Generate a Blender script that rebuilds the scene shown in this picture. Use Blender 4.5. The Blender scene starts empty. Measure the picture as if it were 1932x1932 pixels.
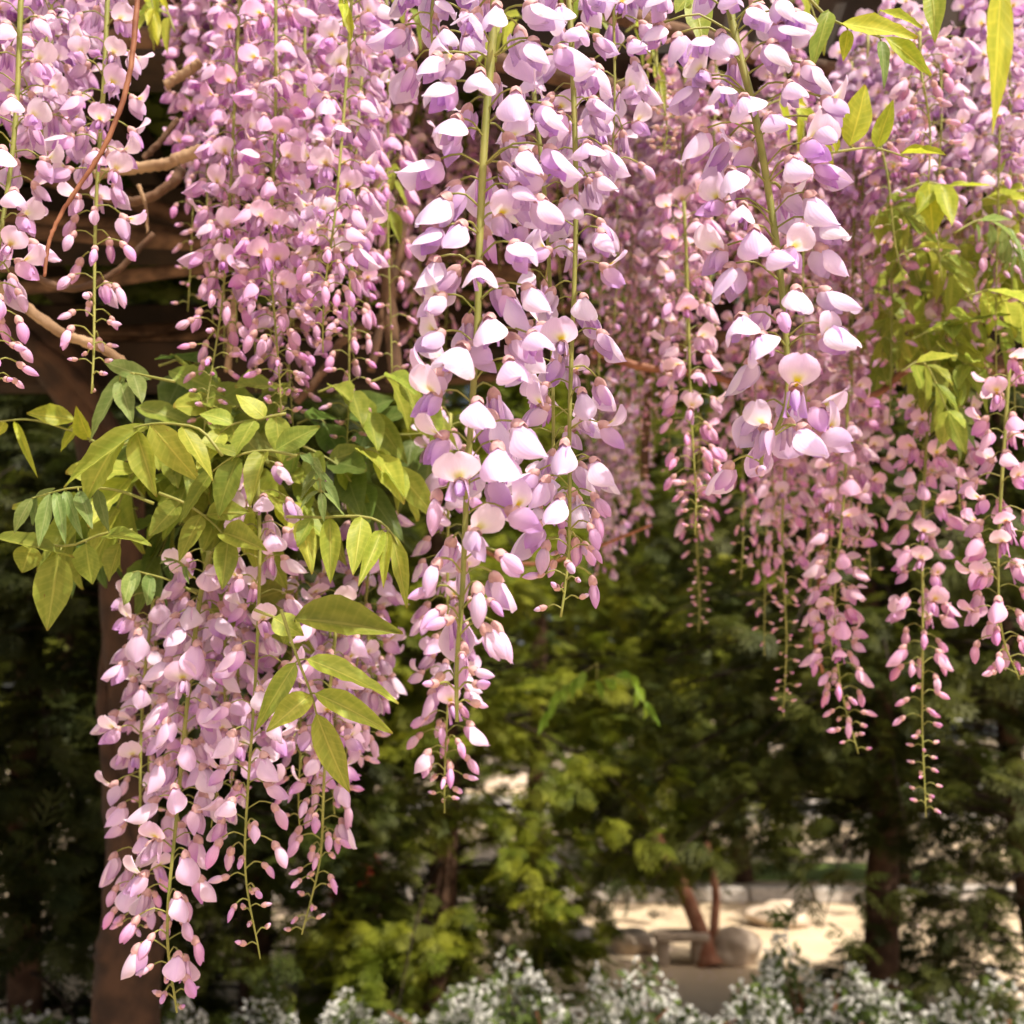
import bpy, math, random
import numpy as np
from mathutils import Vector, Matrix

# ------------------------------------------------------------------ camera, world, sun, exposure
scene = bpy.context.scene
COL = scene.collection
R = math.radians
CAM = Vector((0.0, 0.0, 1.5))
PITCH = R(11.0)
TAN = 0.4877
cam_d = bpy.data.cameras.new('camera')
cam = bpy.data.objects.new('camera', cam_d); COL.objects.link(cam)
cam.location = CAM; cam.rotation_euler = (R(90) + PITCH, 0, 0)
cam_d.sensor_width = 36; cam_d.lens = 18 / TAN
cam_d.clip_start = 0.02; cam_d.clip_end = 500
cam_d.dof.use_dof = True; cam_d.dof.focus_distance = 0.68; cam_d.dof.aperture_fstop = 8.5
scene.camera = cam

SUN_TO = Vector((0.32, -0.40, 0.86)).normalized()      # direction towards the sun
elev = math.asin(SUN_TO.z); azim = math.atan2(SUN_TO.x, SUN_TO.y)
world = bpy.data.worlds.new('World'); scene.world = world; world.use_nodes = True
wn = world.node_tree.nodes; wl = world.node_tree.links
sky = wn.new('ShaderNodeTexSky'); sky.sky_type = 'NISHITA'; sky.sun_disc = False
sky.sun_elevation = elev; sky.sun_rotation = azim; sky.dust_density = 6.0; sky.air_density = 0.8; sky.ozone_density = 0.4
wm = wn.new('ShaderNodeMix'); wm.data_type = 'RGBA'; wm.blend_type = 'MULTIPLY'; wm.inputs[0].default_value = 1.0; wm.inputs[7].default_value = (1.0, 0.93, 0.84, 1)
wl.new(sky.outputs[0], wm.inputs[6]); wl.new(wm.outputs[2], wn['Background'].inputs[0]); wn['Background'].inputs[1].default_value = 0.15
sd = bpy.data.lights.new('sun', 'SUN'); sd.energy = 4.2; sd.angle = R(0.6); sd.color = (1.0, 0.91, 0.78)
sun = bpy.data.objects.new('sun', sd); COL.objects.link(sun)
sun.rotation_euler = (-SUN_TO).to_track_quat('-Z', 'Y').to_euler()
scene.view_settings.view_transform = 'Standard'; scene.view_settings.look = 'None'
scene.view_settings.gamma = 1.0; scene.view_settings.exposure = 0.64
scene.render.engine = 'CYCLES'
scene.cycles.max_bounces = 10; scene.cycles.diffuse_bounces = 5; scene.cycles.transmission_bounces = 6

FW = Vector((0, math.cos(PITCH), math.sin(PITCH))); UP = Vector((0, -math.sin(PITCH), math.cos(PITCH)))
def P(px, py, Y):
    """point at distance Y in front of the camera, seen at (px, py) of a 1932 px wide frame"""
    d = FW + Vector((1, 0, 0)) * ((px - 966) / 966 * TAN) + UP * (-(py - 966) / 966 * TAN)
    return CAM + d * (Y / d.y)

# ------------------------------------------------------------------ materials
def new_mat(name):
    m = bpy.data.materials.new(name); m.use_nodes = True
    n = m.node_tree.nodes; n.clear()
    return m, n, m.node_tree.links
def N(n, t, **kw):
    o = n.new(t)
    for k, v in kw.items():
        if k.startswith('i_'): o.inputs[k[2:]].default_value = v
        else: setattr(o, k, v)
    return o
def mth(n, l, op, a, b=None, clamp=False):
    o = n.new('ShaderNodeMath'); o.operation = op; o.use_clamp = clamp
    for i, x in enumerate((a, b)):
        if x is None: continue
        if isinstance(x, (int, float)): o.inputs[i].default_value = x
        else: l.new(x, o.inputs[i])
    return o.outputs[0]
def mixc(n, l, fac, a, b, mode='MIX'):
    o = n.new('ShaderNodeMix'); o.data_type = 'RGBA'; o.blend_type = mode
    if isinstance(fac, (int, float)): o.inputs[0].default_value = fac
    else: l.new(fac, o.inputs[0])
    for i, x in ((6, a), (7, b)):
        if isinstance(x, tuple): o.inputs[i].default_value = x if len(x) == 4 else (*x, 1)
        else: l.new(x, o.inputs[i])
    return o.outputs[2]
def sstep(n, l, x, lo, hi):
    o = n.new('ShaderNodeMapRange'); o.interpolation_type = 'SMOOTHSTEP'
    l.new(x, o.inputs[0]); o.inputs[1].default_value = lo; o.inputs[2].default_value = hi
    return o.outputs[0]
def thin(n, l, color, rough, trans, bump=None, spec=0.3):
    """thin sheet that reflects and lets light through"""
    pr = N(n, 'ShaderNodeBsdfPrincipled'); l.new(color, pr.inputs['Base Color'])
    pr.inputs['Roughness'].default_value = rough; pr.inputs['Specular IOR Level'].default_value = spec
    tr = N(n, 'ShaderNodeBsdfTranslucent'); l.new(color, tr.inputs['Color'])
    if bump is not None:
        l.new(bump, pr.inputs['Normal'])
    mx = N(n, 'ShaderNodeMixShader'); mx.inputs[0].default_value = trans
    l.new(pr.outputs[0], mx.inputs[1]); l.new(tr.outputs[0], mx.inputs[2])
    out = N(n, 'ShaderNodeOutputMaterial'); l.new(mx.outputs[0], out.inputs[0])
def uvsplit(n, l):
    uv = N(n, 'ShaderNodeUVMap'); s = N(n, 'ShaderNodeSeparateXYZ'); l.new(uv.outputs[0], s.inputs[0])
    return s.outputs[0], s.outputs[1], uv.outputs[0]
def petal_mat(name, base, rim, spot, trans, vein):
    m, n, l = new_mat(name)
    u, v, uv = uvsplit(n, l)
    oi = N(n, 'ShaderNodeObjectInfo')
    au = mth(n, l, 'ABSOLUTE', mth(n, l, 'MULTIPLY', mth(n, l, 'SUBTRACT', u, 0.5), 2.0))
    c = mixc(n, l, sstep(n, l, v, 0.15, 1.0), base, rim)
    if not spot and trans > 0.38:      # paler margin, lilac along the fold
        c = mixc(n, l, mth(n, l, 'MULTIPLY', sstep(n, l, au, 0.55, 1.0), 0.7), c, (0.90, 0.80, 0.83))
        c = mixc(n, l, mth(n, l, 'MULTIPLY', sstep(n, l, au, 0.14, 0.0), 0.35), c, (0.70, 0.52, 0.74))
    ns = N(n, 'ShaderNodeTexNoise', i_Scale=3.0); l.new(uv, ns.inputs['Vector'])
    c = mixc(n, l, mth(n, l, 'MULTIPLY', ns.outputs[0], 0.5), c, (0.80, 0.60, 0.78))
    wv = mth(n, l, 'SINE', mth(n, l, 'MULTIPLY', u, 95.0))
    c = mixc(n, l, mth(n, l, 'MULTIPLY', mth(n, l, 'ADD', wv, 1.0), vein), c, rim)
    if spot:
        k = mth(n, l, 'MULTIPLY', sstep(n, l, v, 0.46, 0.20), sstep(n, l, au, 0.42, 0.12))
        c = mixc(n, l, mth(n, l, 'MULTIPLY', sstep(n, l, v, 0.62, 0.25), sstep(n, l, au, 0.75, 0.2)), c, (0.86, 0.80, 0.70))
        c = mixc(n, l, k, c, (0.70, 0.62, 0.12))
    sp = N(n, 'ShaderNodeTexNoise', noise_dimensions='4D', i_Scale=3.2, i_Detail=3.0); l.new(uv, sp.inputs['Vector'])
    l.new(mth(n, l, 'MULTIPLY', oi.outputs['Random'], 55.0), sp.inputs['W'])
    edge = mth(n, l, 'MAXIMUM', sstep(n, l, au, 0.72, 1.0), sstep(n, l, v, 0.80, 1.0))
    c = mixc(n, l, mth(n, l, 'MULTIPLY', mth(n, l, 'MULTIPLY', sstep(n, l, sp.outputs[0], 0.60, 0.70), edge), 0.55), c, (0.52, 0.36, 0.26))
    c = mixc(n, l, 1.0, c, oi.outputs['Color'], 'MULTIPLY')
    hs = N(n, 'ShaderNodeHueSaturation'); l.new(c, hs.inputs['Color'])
    rr = oi.outputs['Random']
    l.new(mth(n, l, 'ADD', mth(n, l, 'MULTIPLY', rr, 0.03), 0.485), hs.inputs['Hue'])
    r2 = mth(n, l, 'FRACT', mth(n, l, 'MULTIPLY', rr, 17.3))
    l.new(mth(n, l, 'ADD', mth(n, l, 'MULTIPLY', r2, 0.5), 0.75), hs.inputs['Saturation'])
    r3 = mth(n, l, 'FRACT', mth(n, l, 'MULTIPLY', rr, 41.7))
    l.new(mth(n, l, 'ADD', mth(n, l, 'MULTIPLY', r3, 0.16), 0.90), hs.inputs['Value'])
    bp = N(n, 'ShaderNodeBump', i_Strength=0.22, i_Distance=0.0004)
    n2 = N(n, 'ShaderNodeTexNoise', i_Scale=14.0); l.new(uv, n2.inputs['Vector'])
    l.new(mth(n, l, 'ADD', mth(n, l, 'MULTIPLY', wv, 0.4), n2.outputs[0]), bp.inputs['Height'])
    thin(n, l, hs.outputs[0], 0.60, trans, bp.outputs[0], 0.20)
    return m
M = {}
M['banner'] = petal_mat('banner petal', (0.84, 0.72, 0.77, 1), (0.78, 0.62, 0.80, 1), True, 0.44, 0.09)
M['hood'] = petal_mat('hooded banner petal', (0.82, 0.70, 0.80, 1), (0.77, 0.63, 0.83, 1), False, 0.42, 0.09)
M['keel'] = petal_mat('keel petal', (0.77, 0.57, 0.73, 1), (0.51, 0.28, 0.60, 1), False, 0.37, 0.08)
M['bud'] = petal_mat('bud petal', (0.77, 0.52, 0.66, 1), (0.57, 0.30, 0.58, 1), False, 0.26, 0.08)

def plain_mat(name, c1, c2, scale, rough=0.6, trans=0.0, bump=0.0, coords='Object', tint=False, detail=4.0):
    m, n, l = new_mat(name)
    tc = N(n, 'ShaderNodeTexCoord'); ns = N(n, 'ShaderNodeTexNoise', i_Scale=scale, i_Detail=detail)
    l.new(tc.outputs[coords], ns.inputs['Vector'])
    c = mixc(n, l, sstep(n, l, ns.outputs[0], 0.32, 0.68), (*c1, 1), (*c2, 1))
    if tint:
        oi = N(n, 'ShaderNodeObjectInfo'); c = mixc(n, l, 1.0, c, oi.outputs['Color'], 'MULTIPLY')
    b = None
    if bump:
        bp = N(n, 'ShaderNodeBump', i_Strength=0.7, i_Distance=bump); l.new(ns.outputs[0], bp.inputs['Height']); b = bp.outputs[0]
    thin(n, l, c, rough, trans, b)
    return m
M['calyx'] = plain_mat('calyx', (0.54, 0.31, 0.32), (0.66, 0.43, 0.42), 300, 0.6, 0.25)
M['stem'] = plain_mat('green stem', (0.20, 0.22, 0.05), (0.30, 0.30, 0.08), 60, 0.5, 0.08)
M['twig'] = plain_mat('red brown twig', (0.16, 0.055, 0.028), (0.27, 0.115, 0.06), 60, 0.6, 0, 0.001)
M['bark'] = plain_mat('vine bark', (0.05, 0.026, 0.014), (0.14, 0.078, 0.045), 30, 0.85, 0, 0.006)
M['trunkbark'] = plain_mat('vine trunk bark', (0.020, 0.010, 0.006), (0.055, 0.027, 0.015), 22, 0.85, 0, 0.008)
M['palebark'] = plain_mat('pale vine bark', (0.19, 0.115, 0.062), (0.36, 0.245, 0.145), 35, 0.8, 0, 0.004)
M['timber'] = plain_mat('dark timber', (0.012, 0.007, 0.004), (0.032, 0.018, 0.010), 14, 0.8, 0, 0.004)
M['conbark'] = plain_mat('conifer bark', (0.05, 0.025, 0.014), (0.11, 0.06, 0.035), 18, 0.9, 0, 0.01)
M['redbark'] = plain_mat('red bark', (0.30, 0.12, 0.07), (0.44, 0.22, 0.14), 14, 0.85, 0, 0.01)
M['litter'] = plain_mat('fallen petal', (0.50, 0.36, 0.36), (0.72, 0.58, 0.66), 6, 0.7, 0.2)
M['rock'] = plain_mat('pale rock', (0.42, 0.33, 0.25), (0.60, 0.50, 0.40), 9, 0.9, 0, 0.02)
M['stone'] = plain_mat('stone block', (0.36, 0.33, 0.30), (0.50, 0.46, 0.42), 12, 0.9, 0, 0.01)
M['sand'] = plain_mat('sandy ground', (0.46, 0.36, 0.24), (0.60, 0.49, 0.35), 1.2, 0.95, 0, 0.02, detail=9)
M['soil'] = plain_mat('soil', (0.06, 0.045, 0.03), (0.15, 0.11, 0.07), 3, 0.95, 0, 0.03, detail=8)
M['lawn'] = plain_mat('lawn', (0.09, 0.14, 0.03), (0.16, 0.22, 0.05), 5, 0.9)
M['asphalt'] = plain_mat('pale asphalt', (0.28, 0.26, 0.24), (0.36, 0.33, 0.30), 4, 0.9)
M['paint'] = plain_mat('yellow paint', (0.62, 0.44, 0.10), (0.70, 0.50, 0.14), 6, 0.7)
M['whitepaint'] = plain_mat('white paint', (0.74, 0.73, 0.70), (0.82, 0.81, 0.78), 3, 0.5)
M['plaster'] = plain_mat('plaster', (0.55, 0.48, 0.40), (0.66, 0.58, 0.50), 2, 0.9)
M['glass'] = plain_mat('dark glass', (0.04, 0.05, 0.06), (0.06, 0.07, 0.08), 2, 0.1)
M['tyre'] = plain_mat('tyre', (0.02, 0.02, 0.02), (0.03, 0.03, 0.03), 8, 0.8)
M['redleaf'] = plain_mat('red blossom', (0.45, 0.04, 0.03), (0.60, 0.10, 0.07), 20, 0.6, 0.3)
M['whiteblossom'] = plain_mat('white blossom', (0.74, 0.74, 0.70), (0.84, 0.84, 0.82), 8, 0.6, 0.3)
M['shrubleaf'] = plain_mat('shrub leaf', (0.07, 0.11, 0.02), (0.15, 0.20, 0.05), 9, 0.5, 0.35)
M['confol'] = plain_mat('conifer foliage', (0.060, 0.085, 0.012), (0.150, 0.165, 0.026), 4.5, 0.6, 0.40, tint=True)
M['canopyleaf'] = plain_mat('canopy leaf', (0.08, 0.11, 0.015), (0.14, 0.17, 0.03), 9, 0.5, 0.4)

def leaf_mat():
    m, n, l = new_mat('wisteria leaf')
    u, v, uv = uvsplit(n, l)
    oi = N(n, 'ShaderNodeObjectInfo')
    au = mth(n, l, 'ABSOLUTE', mth(n, l, 'MULTIPLY', mth(n, l, 'SUBTRACT', u, 0.5), 2.0))
    lat = mth(n, l, 'SINE', mth(n, l, 'MULTIPLY', mth(n, l, 'SUBTRACT', v, mth(n, l, 'MULTIPLY', au, 0.12)), 62.0))
    lat = mth(n, l, 'POWER', mth(n, l, 'MULTIPLY', mth(n, l, 'ADD', lat, 1.0), 0.5), 6.0)
    mid = sstep(n, l, au, 0.10, 0.02)
    vn = mth(n, l, 'MAXIMUM', mth(n, l, 'MULTIPLY', lat, 0.28), mid)
    ns = N(n, 'ShaderNodeTexNoise', i_Scale=3.5, i_Detail=5.0); l.new(uv, ns.inputs['Vector'])
    c = mixc(n, l, sstep(n, l, ns.outputs[0], 0.3, 0.7), (0.155, 0.210, 0.034, 1), (0.240, 0.285, 0.055, 1))
    c = mixc(n, l, mth(n, l, 'MULTIPLY', vn, 0.5), c, (0.40, 0.42, 0.11, 1))
    sp = N(n, 'ShaderNodeTexNoise', noise_dimensions='4D', i_Scale=9.0, i_Detail=2.0); l.new(uv, sp.inputs['Vector'])
    l.new(mth(n, l, 'MULTIPLY', oi.outputs['Random'], 40.0), sp.inputs['W'])
    c = mixc(n, l, mth(n, l, 'MULTIPLY', sstep(n, l, sp.outputs[0], 0.70, 0.76), 0.7), c, (0.16, 0.085, 0.025, 1))
    c = mixc(n, l, mth(n, l, 'MULTIPLY', sstep(n, l, v, 0.93, 1.0), 0.5), c, (0.22, 0.12, 0.03, 1))
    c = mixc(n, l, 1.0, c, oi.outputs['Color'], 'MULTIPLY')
    hs = N(n, 'ShaderNodeHueSaturation'); l.new(c, hs.inputs['Color'])
    l.new(mth(n, l, 'ADD', mth(n, l, 'MULTIPLY', oi.outputs['Random'], 0.03), 0.488), hs.inputs['Hue'])
    l.new(mth(n, l, 'ADD', mth(n, l, 'MULTIPLY', mth(n, l, 'FRACT', mth(n, l, 'MULTIPLY', oi.outputs['Random'], 23.1)), 0.4), 0.8), hs.inputs['Value'])
    bp = N(n, 'ShaderNodeBump', i_Strength=0.5, i_Distance=0.0006)
    l.new(mth(n, l, 'SUBTRACT', mth(n, l, 'MULTIPLY', ns.outputs[0], 0.6), vn), bp.inputs['Height'])
    thin(n, l, hs.outputs[0], 0.48, 0.50, bp.outputs[0], 0.3)
    return m
M['leaf'] = leaf_mat()

# ------------------------------------------------------------------ mesh helpers
class MB:
    def __init__(s): s.v = []; s.f = []; s.uv = []; s.mi = []
    def grid(s, pts, uvs, nu, nv, mi=0, closed=False):
        """pts: rows nv x columns nu"""
        b = len(s.v); s.v += pts; s.uv += uvs
        for j in range(nv - 1):
            for i in range(nu if closed else nu - 1):
                i2 = (i + 1) % nu
                s.f.append((b + j*nu + i, b + j*nu + i2, b + (j+1)*nu + i2, b + (j+1)*nu + i)); s.mi.append(mi)
    def face(s, pts, mi=0):
        b = len(s.v); s.v += pts; s.uv += [(0, 0)] * len(pts); s.f.append(tuple(range(b, b + len(pts)))); s.mi.append(mi)
    def tube(s, pts, rad, sides=6, mi=0, jit=0.0, rng=random):
        pts = [Vector(p) for p in pts]; n = len(pts); rows = []; uvs = []
        ref = None
        for k in range(n):
            t = (pts[min(k+1, n-1)] - pts[max(k-1, 0)]).normalized()
            if ref is None: ref = t.orthogonal().normalized()
            ref = (ref - t * ref.dot(t))
            ref = ref.normalized() if ref.length > 1e-6 else t.orthogonal().normalized()
            bn = t.cross(ref); r = rad[k] if isinstance(rad, (list, tuple)) else rad
            for i in range(sides):
                a = 2 * math.pi * i / sides; rr = r * (1 + (rng.uniform(-jit, jit) if jit else 0))
                rows.append(pts[k] + ref * (rr * math.cos(a)) + bn * (rr * math.sin(a))); uvs.append((i / sides, k / (n - 1)))
        s.grid(rows, uvs, sides, n, mi, True)
        b = len(s.v) - n * sides
        s.f.append(tuple(b + i for i in reversed(range(sides)))); s.mi.append(mi)
        s.f.append(tuple(b + (n-1)*sides + i for i in range(sides))); s.mi.append(mi)
    def box(s, c, d, mi=0, rot=0.0, bev=0.0):
        c = Vector(c); x, y, z = d[0]/2, d[1]/2, d[2]/2; m = Matrix.Rotation(rot, 3, 'Z')
        e = min(bev, x, y, z)
        ring = lambda zz, k: [Vector((sx, sy, zz)) for sx, sy in ((-x+k, -y), (x-k, -y), (x, -y+k), (x, y-k), (x-k, y), (-x+k, y), (-x, y-k), (-x, -y+k))]
        if e <= 0:
            q = [c + m @ Vector((sx*x, sy*y, sz*z)) for sz in (-1, 1) for sx, sy in ((-1,-1),(1,-1),(1,1),(-1,1))]
            b = len(s.v); s.v += q; s.uv += [(0, 0)] * 8
            for f in ((3,2,1,0),(4,5,6,7),(0,1,5,4),(1,2,6,5),(2,3,7,6),(3,0,4,7)): s.f.append(tuple(b+i for i in f)); s.mi.append(mi)
            return
        rows = ([c + m @ Vector((p.x*(1-e/x), p.y*(1-e/y), p.z)) for p in ring(-z, e)] + [c + m @ p for p in ring(-z+e, e)] +
                [c + m @ p for p in ring(z-e, e)] + [c + m @ Vector((p.x*(1-e/x), p.y*(1-e/y), p.z)) for p in ring(z, e)])
        b = len(s.v); s.grid(rows, [(0, 0)]*32, 8, 4, mi, True)
        s.f.append(tuple(b+i for i in reversed(range(8)))); s.mi.append(mi)
        s.f.append(tuple(b+24+i for i in range(8))); s.mi.append(mi)
    def mesh(s, name, mats, smooth=True):
        me = bpy.data.meshes.new(name); me.from_pydata([tuple(p) for p in s.v], [], s.f)
        for m in mats: me.materials.append(m)
        me.polygons.foreach_set('material_index', s.mi)
        me.polygons.foreach_set('use_smooth', [smooth] * len(s.f))
        uvl = me.uv_layers.new(name='UVMap'); li = np.empty(len(me.loops), np.int32); me.loops.foreach_get('vertex_index', li)
        uvl.data.foreach_set('uv', np.array(s.uv, np.float32)[li].ravel())
        me.update(); return me

def np_mesh(name, verts, faces, mat, smooth=False):
    me = bpy.data.meshes.new(name); nv, nf = len(verts), len(faces); k = faces.shape[1]
    me.vertices.add(nv); me.vertices.foreach_set('co', np.asarray(verts, np.float32).ravel())
    me.loops.add(nf * k); me.loops.foreach_set('vertex_index', np.asarray(faces, np.int32).ravel())
    me.polygons.add(nf); me.polygons.foreach_set('loop_start', np.arange(0, nf * k, k, dtype=np.int32))
    me.polygons.foreach_set('loop_total', np.full(nf, k, np.int32))
    if smooth: me.polygons.foreach_set('use_smooth', np.ones(nf, bool))
    me.materials.append(mat); me.update(calc_edges=True); me.validate(); return me

def obj(name, me, parent=None, loc=None, mat4=None, color=None):
    o = bpy.data.objects.new(name, me); COL.objects.link(o)
    if parent is not None: o.parent = parent
    if mat4 is not None: o.matrix_basis = mat4
    elif loc is not None: o.location = loc
    if color is not None: o.color = (*color, 1)
    return o
def tag(o, label=None, cat=None, group=None, kind=None):
    if label: o['label'] = label
    if cat: o['category'] = cat
    if group: o['group'] = group
    if kind: o['kind'] = kind
    return o
def thing(name, label, cat, loc, group=None):
    o = obj(name, None, None, loc); o.empty_display_size = 0.02
    return tag(o, label, cat, group)
def spline(pts, n):
    """smooth path through points"""
    p = [np.array(x, float) for x in pts]
    if len(p) == 2: return [Vector(p[0] + (p[1]-p[0]) * i / (n-1)) for i in range(n)]
    p = [2*p[0]-p[1]] + p + [2*p[-1]-p[-2]]; m = len(p) - 3; out = []
    for i in range(n):
        q = i / (n-1) * m; k = min(int(q), m-1); t = q - k; a, b, c, d = p[k:k+4]
        out.append(Vector(0.5*((2*b) + (c-a)*t + (2*a-5*b+4*c-d)*t*t + (3*b-a-3*c+d)*t**3)))
    return out
def at_path(path, t):
    q = max(0.0, min(1.0, t)) * (len(path)-1); k = min(int(q), len(path)-2)
    return path[k].lerp(path[k+1], q-k)

# ------------------------------------------------------------------ flower shapes
# flower frame: origin where the pedicel ends, +X along the flower, +Z on the banner's back
def add_banner(mb, rng, th0, th1, fold, W, L, crease, nu, nv, mi, wave=0.05, point=False):
    pts = []; uvs = []; x, z = 0.0035, 0.0010; ph = rng.uniform(0, 6.28); skew = rng.uniform(-0.2, 0.2); asym = rng.uniform(-0.3, 0.3); bump = [rng.uniform(-1, 1) for _ in range(4)]
    for j in range(nv):
        s = j / (nv-1); th = R(th0 + (th1-th0) * s**0.9)
        if j: x += math.cos(th) * L / (nv-1); z += math.sin(th) * L / (nv-1)
        w = W * (0.24 + 0.76 * math.sin(math.pi/2 * min(1, s/0.52))**1.15) if s < 0.52 else W * math.sqrt(max(0.0, 1 - ((s-0.52)/0.52)**2))
        if point and s >= 0.46: w = W * 0.985 * max(0.0, 1 - ((s-0.46)/0.54)**2.5)**0.72
        tx, tz = math.cos(th), math.sin(th); nx, nz = -tz, tx
        for i in range(nu):
            u = i / (nu-1) * 2 - 1
            f = fold * (0.7 + 0.5*s) * (1 + (asym if u > 0 else -asym))
            a = u * f
            if abs(f) > 1e-3: y = w / f * math.sin(a); dn = -w / f * (1 - math.cos(a))
            else: y = w*u; dn = 0
            dn -= crease * w * abs(u)**0.8
            dn += 0.035 * W * (bump[0]*math.sin(5*s + 3*u + 6*bump[1]) + bump[2]*math.sin(7*u - 4*s + 6*bump[3]))
            dn += wave * W * math.sin(3.2*u + 4.0*s + ph) * s * abs(u) + skew * W * u * s * 0.6
            back = (0.10*W*(1-abs(u)*3) if abs(u) < 0.33 and j == nv-1 else 0)      # notch at the tip
            px = x - tx*back + nx*dn; pz = z - tz*back + nz*dn
            pts.append(Vector((px, y, pz))); uvs.append((i/(nu-1), s))
    mb.grid(pts, uvs, nu, nv, mi)
def add_pod(mb, x0, L, ry, rz, bend, z0, sides, rings, mi, p=0.8, tip=0.0, v0=0.0):
    pts = []; uvs = []
    for j in range(rings):
        s = j/(rings-1); r = max(0.03, math.sin(math.pi * min(0.995, 0.06 + 0.93*s**p)))**0.75
        for i in range(sides):
            a = 2*math.pi*i/sides
            pts.append(Vector((x0 + L*s, ry*r*math.cos(a), z0 + rz*r*math.sin(a) + bend*s*s))); uvs.append((i/sides, v0 + (1-v0)*s))
    mb.grid(pts, uvs, sides, rings, mi, True)
def add_wing(mb, rng, side, L, W, ang, flare, mi, nu=4, nv=6):
    pts = []; uvs = []
    for j in range(nv):
        s = j/(nv-1); w = W*math.sin(math.pi*min(0.97, 0.08+0.90*s**0.8))**0.7
        for i in range(nu):
            u = i/(nu-1)*2-1
            y = side*(0.0026 + flare*s**1.5*(0.55+0.45*u) + 0.0012*(1-u*u))
            pts.append(Vector((0.004+L*s*math.cos(ang)+0.0008*u, y, -0.001 + L*s*math.sin(ang) + w*u))); uvs.append((i/(nu-1), s))
    mb.grid(pts, uvs, nu, nv, mi)
def add_calyx(mb, mi, k=1.0, sides=8):
    prof = ((-0.0012, 0.0007), (0.0002, 0.0022), (0.0022, 0.0034), (0.0045, 0.0037), (0.0062, 0.0034))
    pts = []; uvs = []
    for j, (x, r) in enumerate(prof):
        for i in range(sides):
            a = 2*math.pi*i/sides; q = 0.0011*(1 if i % 2 else -0.4) if j == len(prof)-1 else 0
            pts.append(Vector(((x+q)*k, r*k*math.cos(a), r*k*math.sin(a)))); uvs.append((i/sides, j/4))
    mb.grid(pts, uvs, sides, len(prof), mi, True)

def hood_shape(mb, kb, rng, mi_b=0, mi_k=0, hi=True):
    nu, nv = (11, 9) if hi else (7, 6)
    add_banner(mb, rng, rng.uniform(14, 40), rng.uniform(-38, -6), rng.uniform(0.95, 1.45), rng.uniform(0.0108, 0.0132),
               rng.uniform(0.0225, 0.0265), rng.uniform(0.08, 0.26), nu, nv, mi_b, 0.08, True)
    keel_shape(kb, rng, mi_k, hi, rng.uniform(-0.50, -0.18))
def keel_shape(kb, rng, mi, hi, ang):
    k = MB(); L = rng.uniform(0.0135, 0.0165)
    add_pod(k, 0.003, L, 0.0026, 0.0042, 0.0010, -0.0005, 7, 6, mi, 0.75)
    fl = rng.uniform(0.0008, 0.0035)
    for sd in (-1, 1): add_wing(k, rng, sd, L*1.04, rng.uniform(0.0046, 0.0058), rng.uniform(-0.12, 0.08), fl, mi)
    c, s = math.cos(ang), math.sin(ang)
    k.v = [Vector((p.x*c - p.z*s, p.y, p.x*s + p.z*c)) for p in k.v]
    b = len(kb.v); kb.v += k.v; kb.uv += k.uv; kb.f += [tuple(b+i for i in f) for f in k.f]; kb.mi += k.mi
def open_shape(mb, kb, rng, mi_b=0, mi_k=0, hi=True):
    nu, nv = (11, 8) if hi else (7, 6)
    add_banner(mb, rng, rng.uniform(45, 70), rng.uniform(85, 135), rng.uniform(-0.35, 0.55), rng.uniform(0.0094, 0.0116),
               rng.uniform(0.0150, 0.0180), rng.uniform(0.05, 0.32), nu, nv, mi_b, 0.10)
    keel_shape(kb, rng, mi_k, hi, rng.uniform(-0.45, 0.0))

rng0 = random.Random(7)
HOOD, OPEN, HOOD1, OPEN1, BIG, SMALL, TINY = [], [], [], [], [], [], []
cal = MB(); add_calyx(cal, 0); CALYX = cal.mesh('calyx', [M['calyx']])
for lst, lst1, fn, cnt, bm_ in ((HOOD, HOOD1, hood_shape, 26, 'hood'), (OPEN, OPEN1, open_shape, 18, 'banner')):
    for i in range(cnt):
        a, b = MB(), MB(); fn(a, b, rng0); lst.append((a.mesh('banner', [M[bm_]]), b.mesh('keel', [M['keel']])))
    for i in range(14):
        a = MB(); fn(a, a, rng0, 0, 1, False); add_calyx(a, 2, 1.0, 6); lst1.append(a.mesh('flower', [M[bm_], M['keel'], M['calyx']]))
for i in range(6):
    a = MB(); L = rng0.uniform(0.0160, 0.0195)
    add_pod(a, 0.003, L, rng0.uniform(0.0030, 0.0037), rng0.uniform(0.0038, 0.0046), rng0.uniform(-0.005, 0.003), 0, 9, 9, 0, 1.15)
    add_banner(a, rng0, 16, -24, 1.9, 0.0062, L*0.97, 0.05, 9, 7, 0, 0.03, True); add_calyx(a, 1, 0.85); BIG.append(a.mesh('bud', [M['bud'], M['calyx']]))
for i in range(5):
    a = MB(); add_pod(a, 0.0026, rng0.uniform(0.0105, 0.0135), 0.0021, 0.0028, rng0.uniform(-0.003, 0.002), 0, 8, 8, 0, 0.95)
    add_calyx(a, 1, 0.70); SMALL.append(a.mesh('bud', [M['bud'], M['calyx']]))
for i in range(4):
    a = MB(); add_pod(a, 0.0024, rng0.uniform(0.0050, 0.0068), 0.0014, 0.0017, 0, 0, 6, 6, 0, 0.9)
    add_calyx(a, 1, 0.58, 6); TINY.append(a.mesh('bud', [M['bud'], M['calyx']]))

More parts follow.
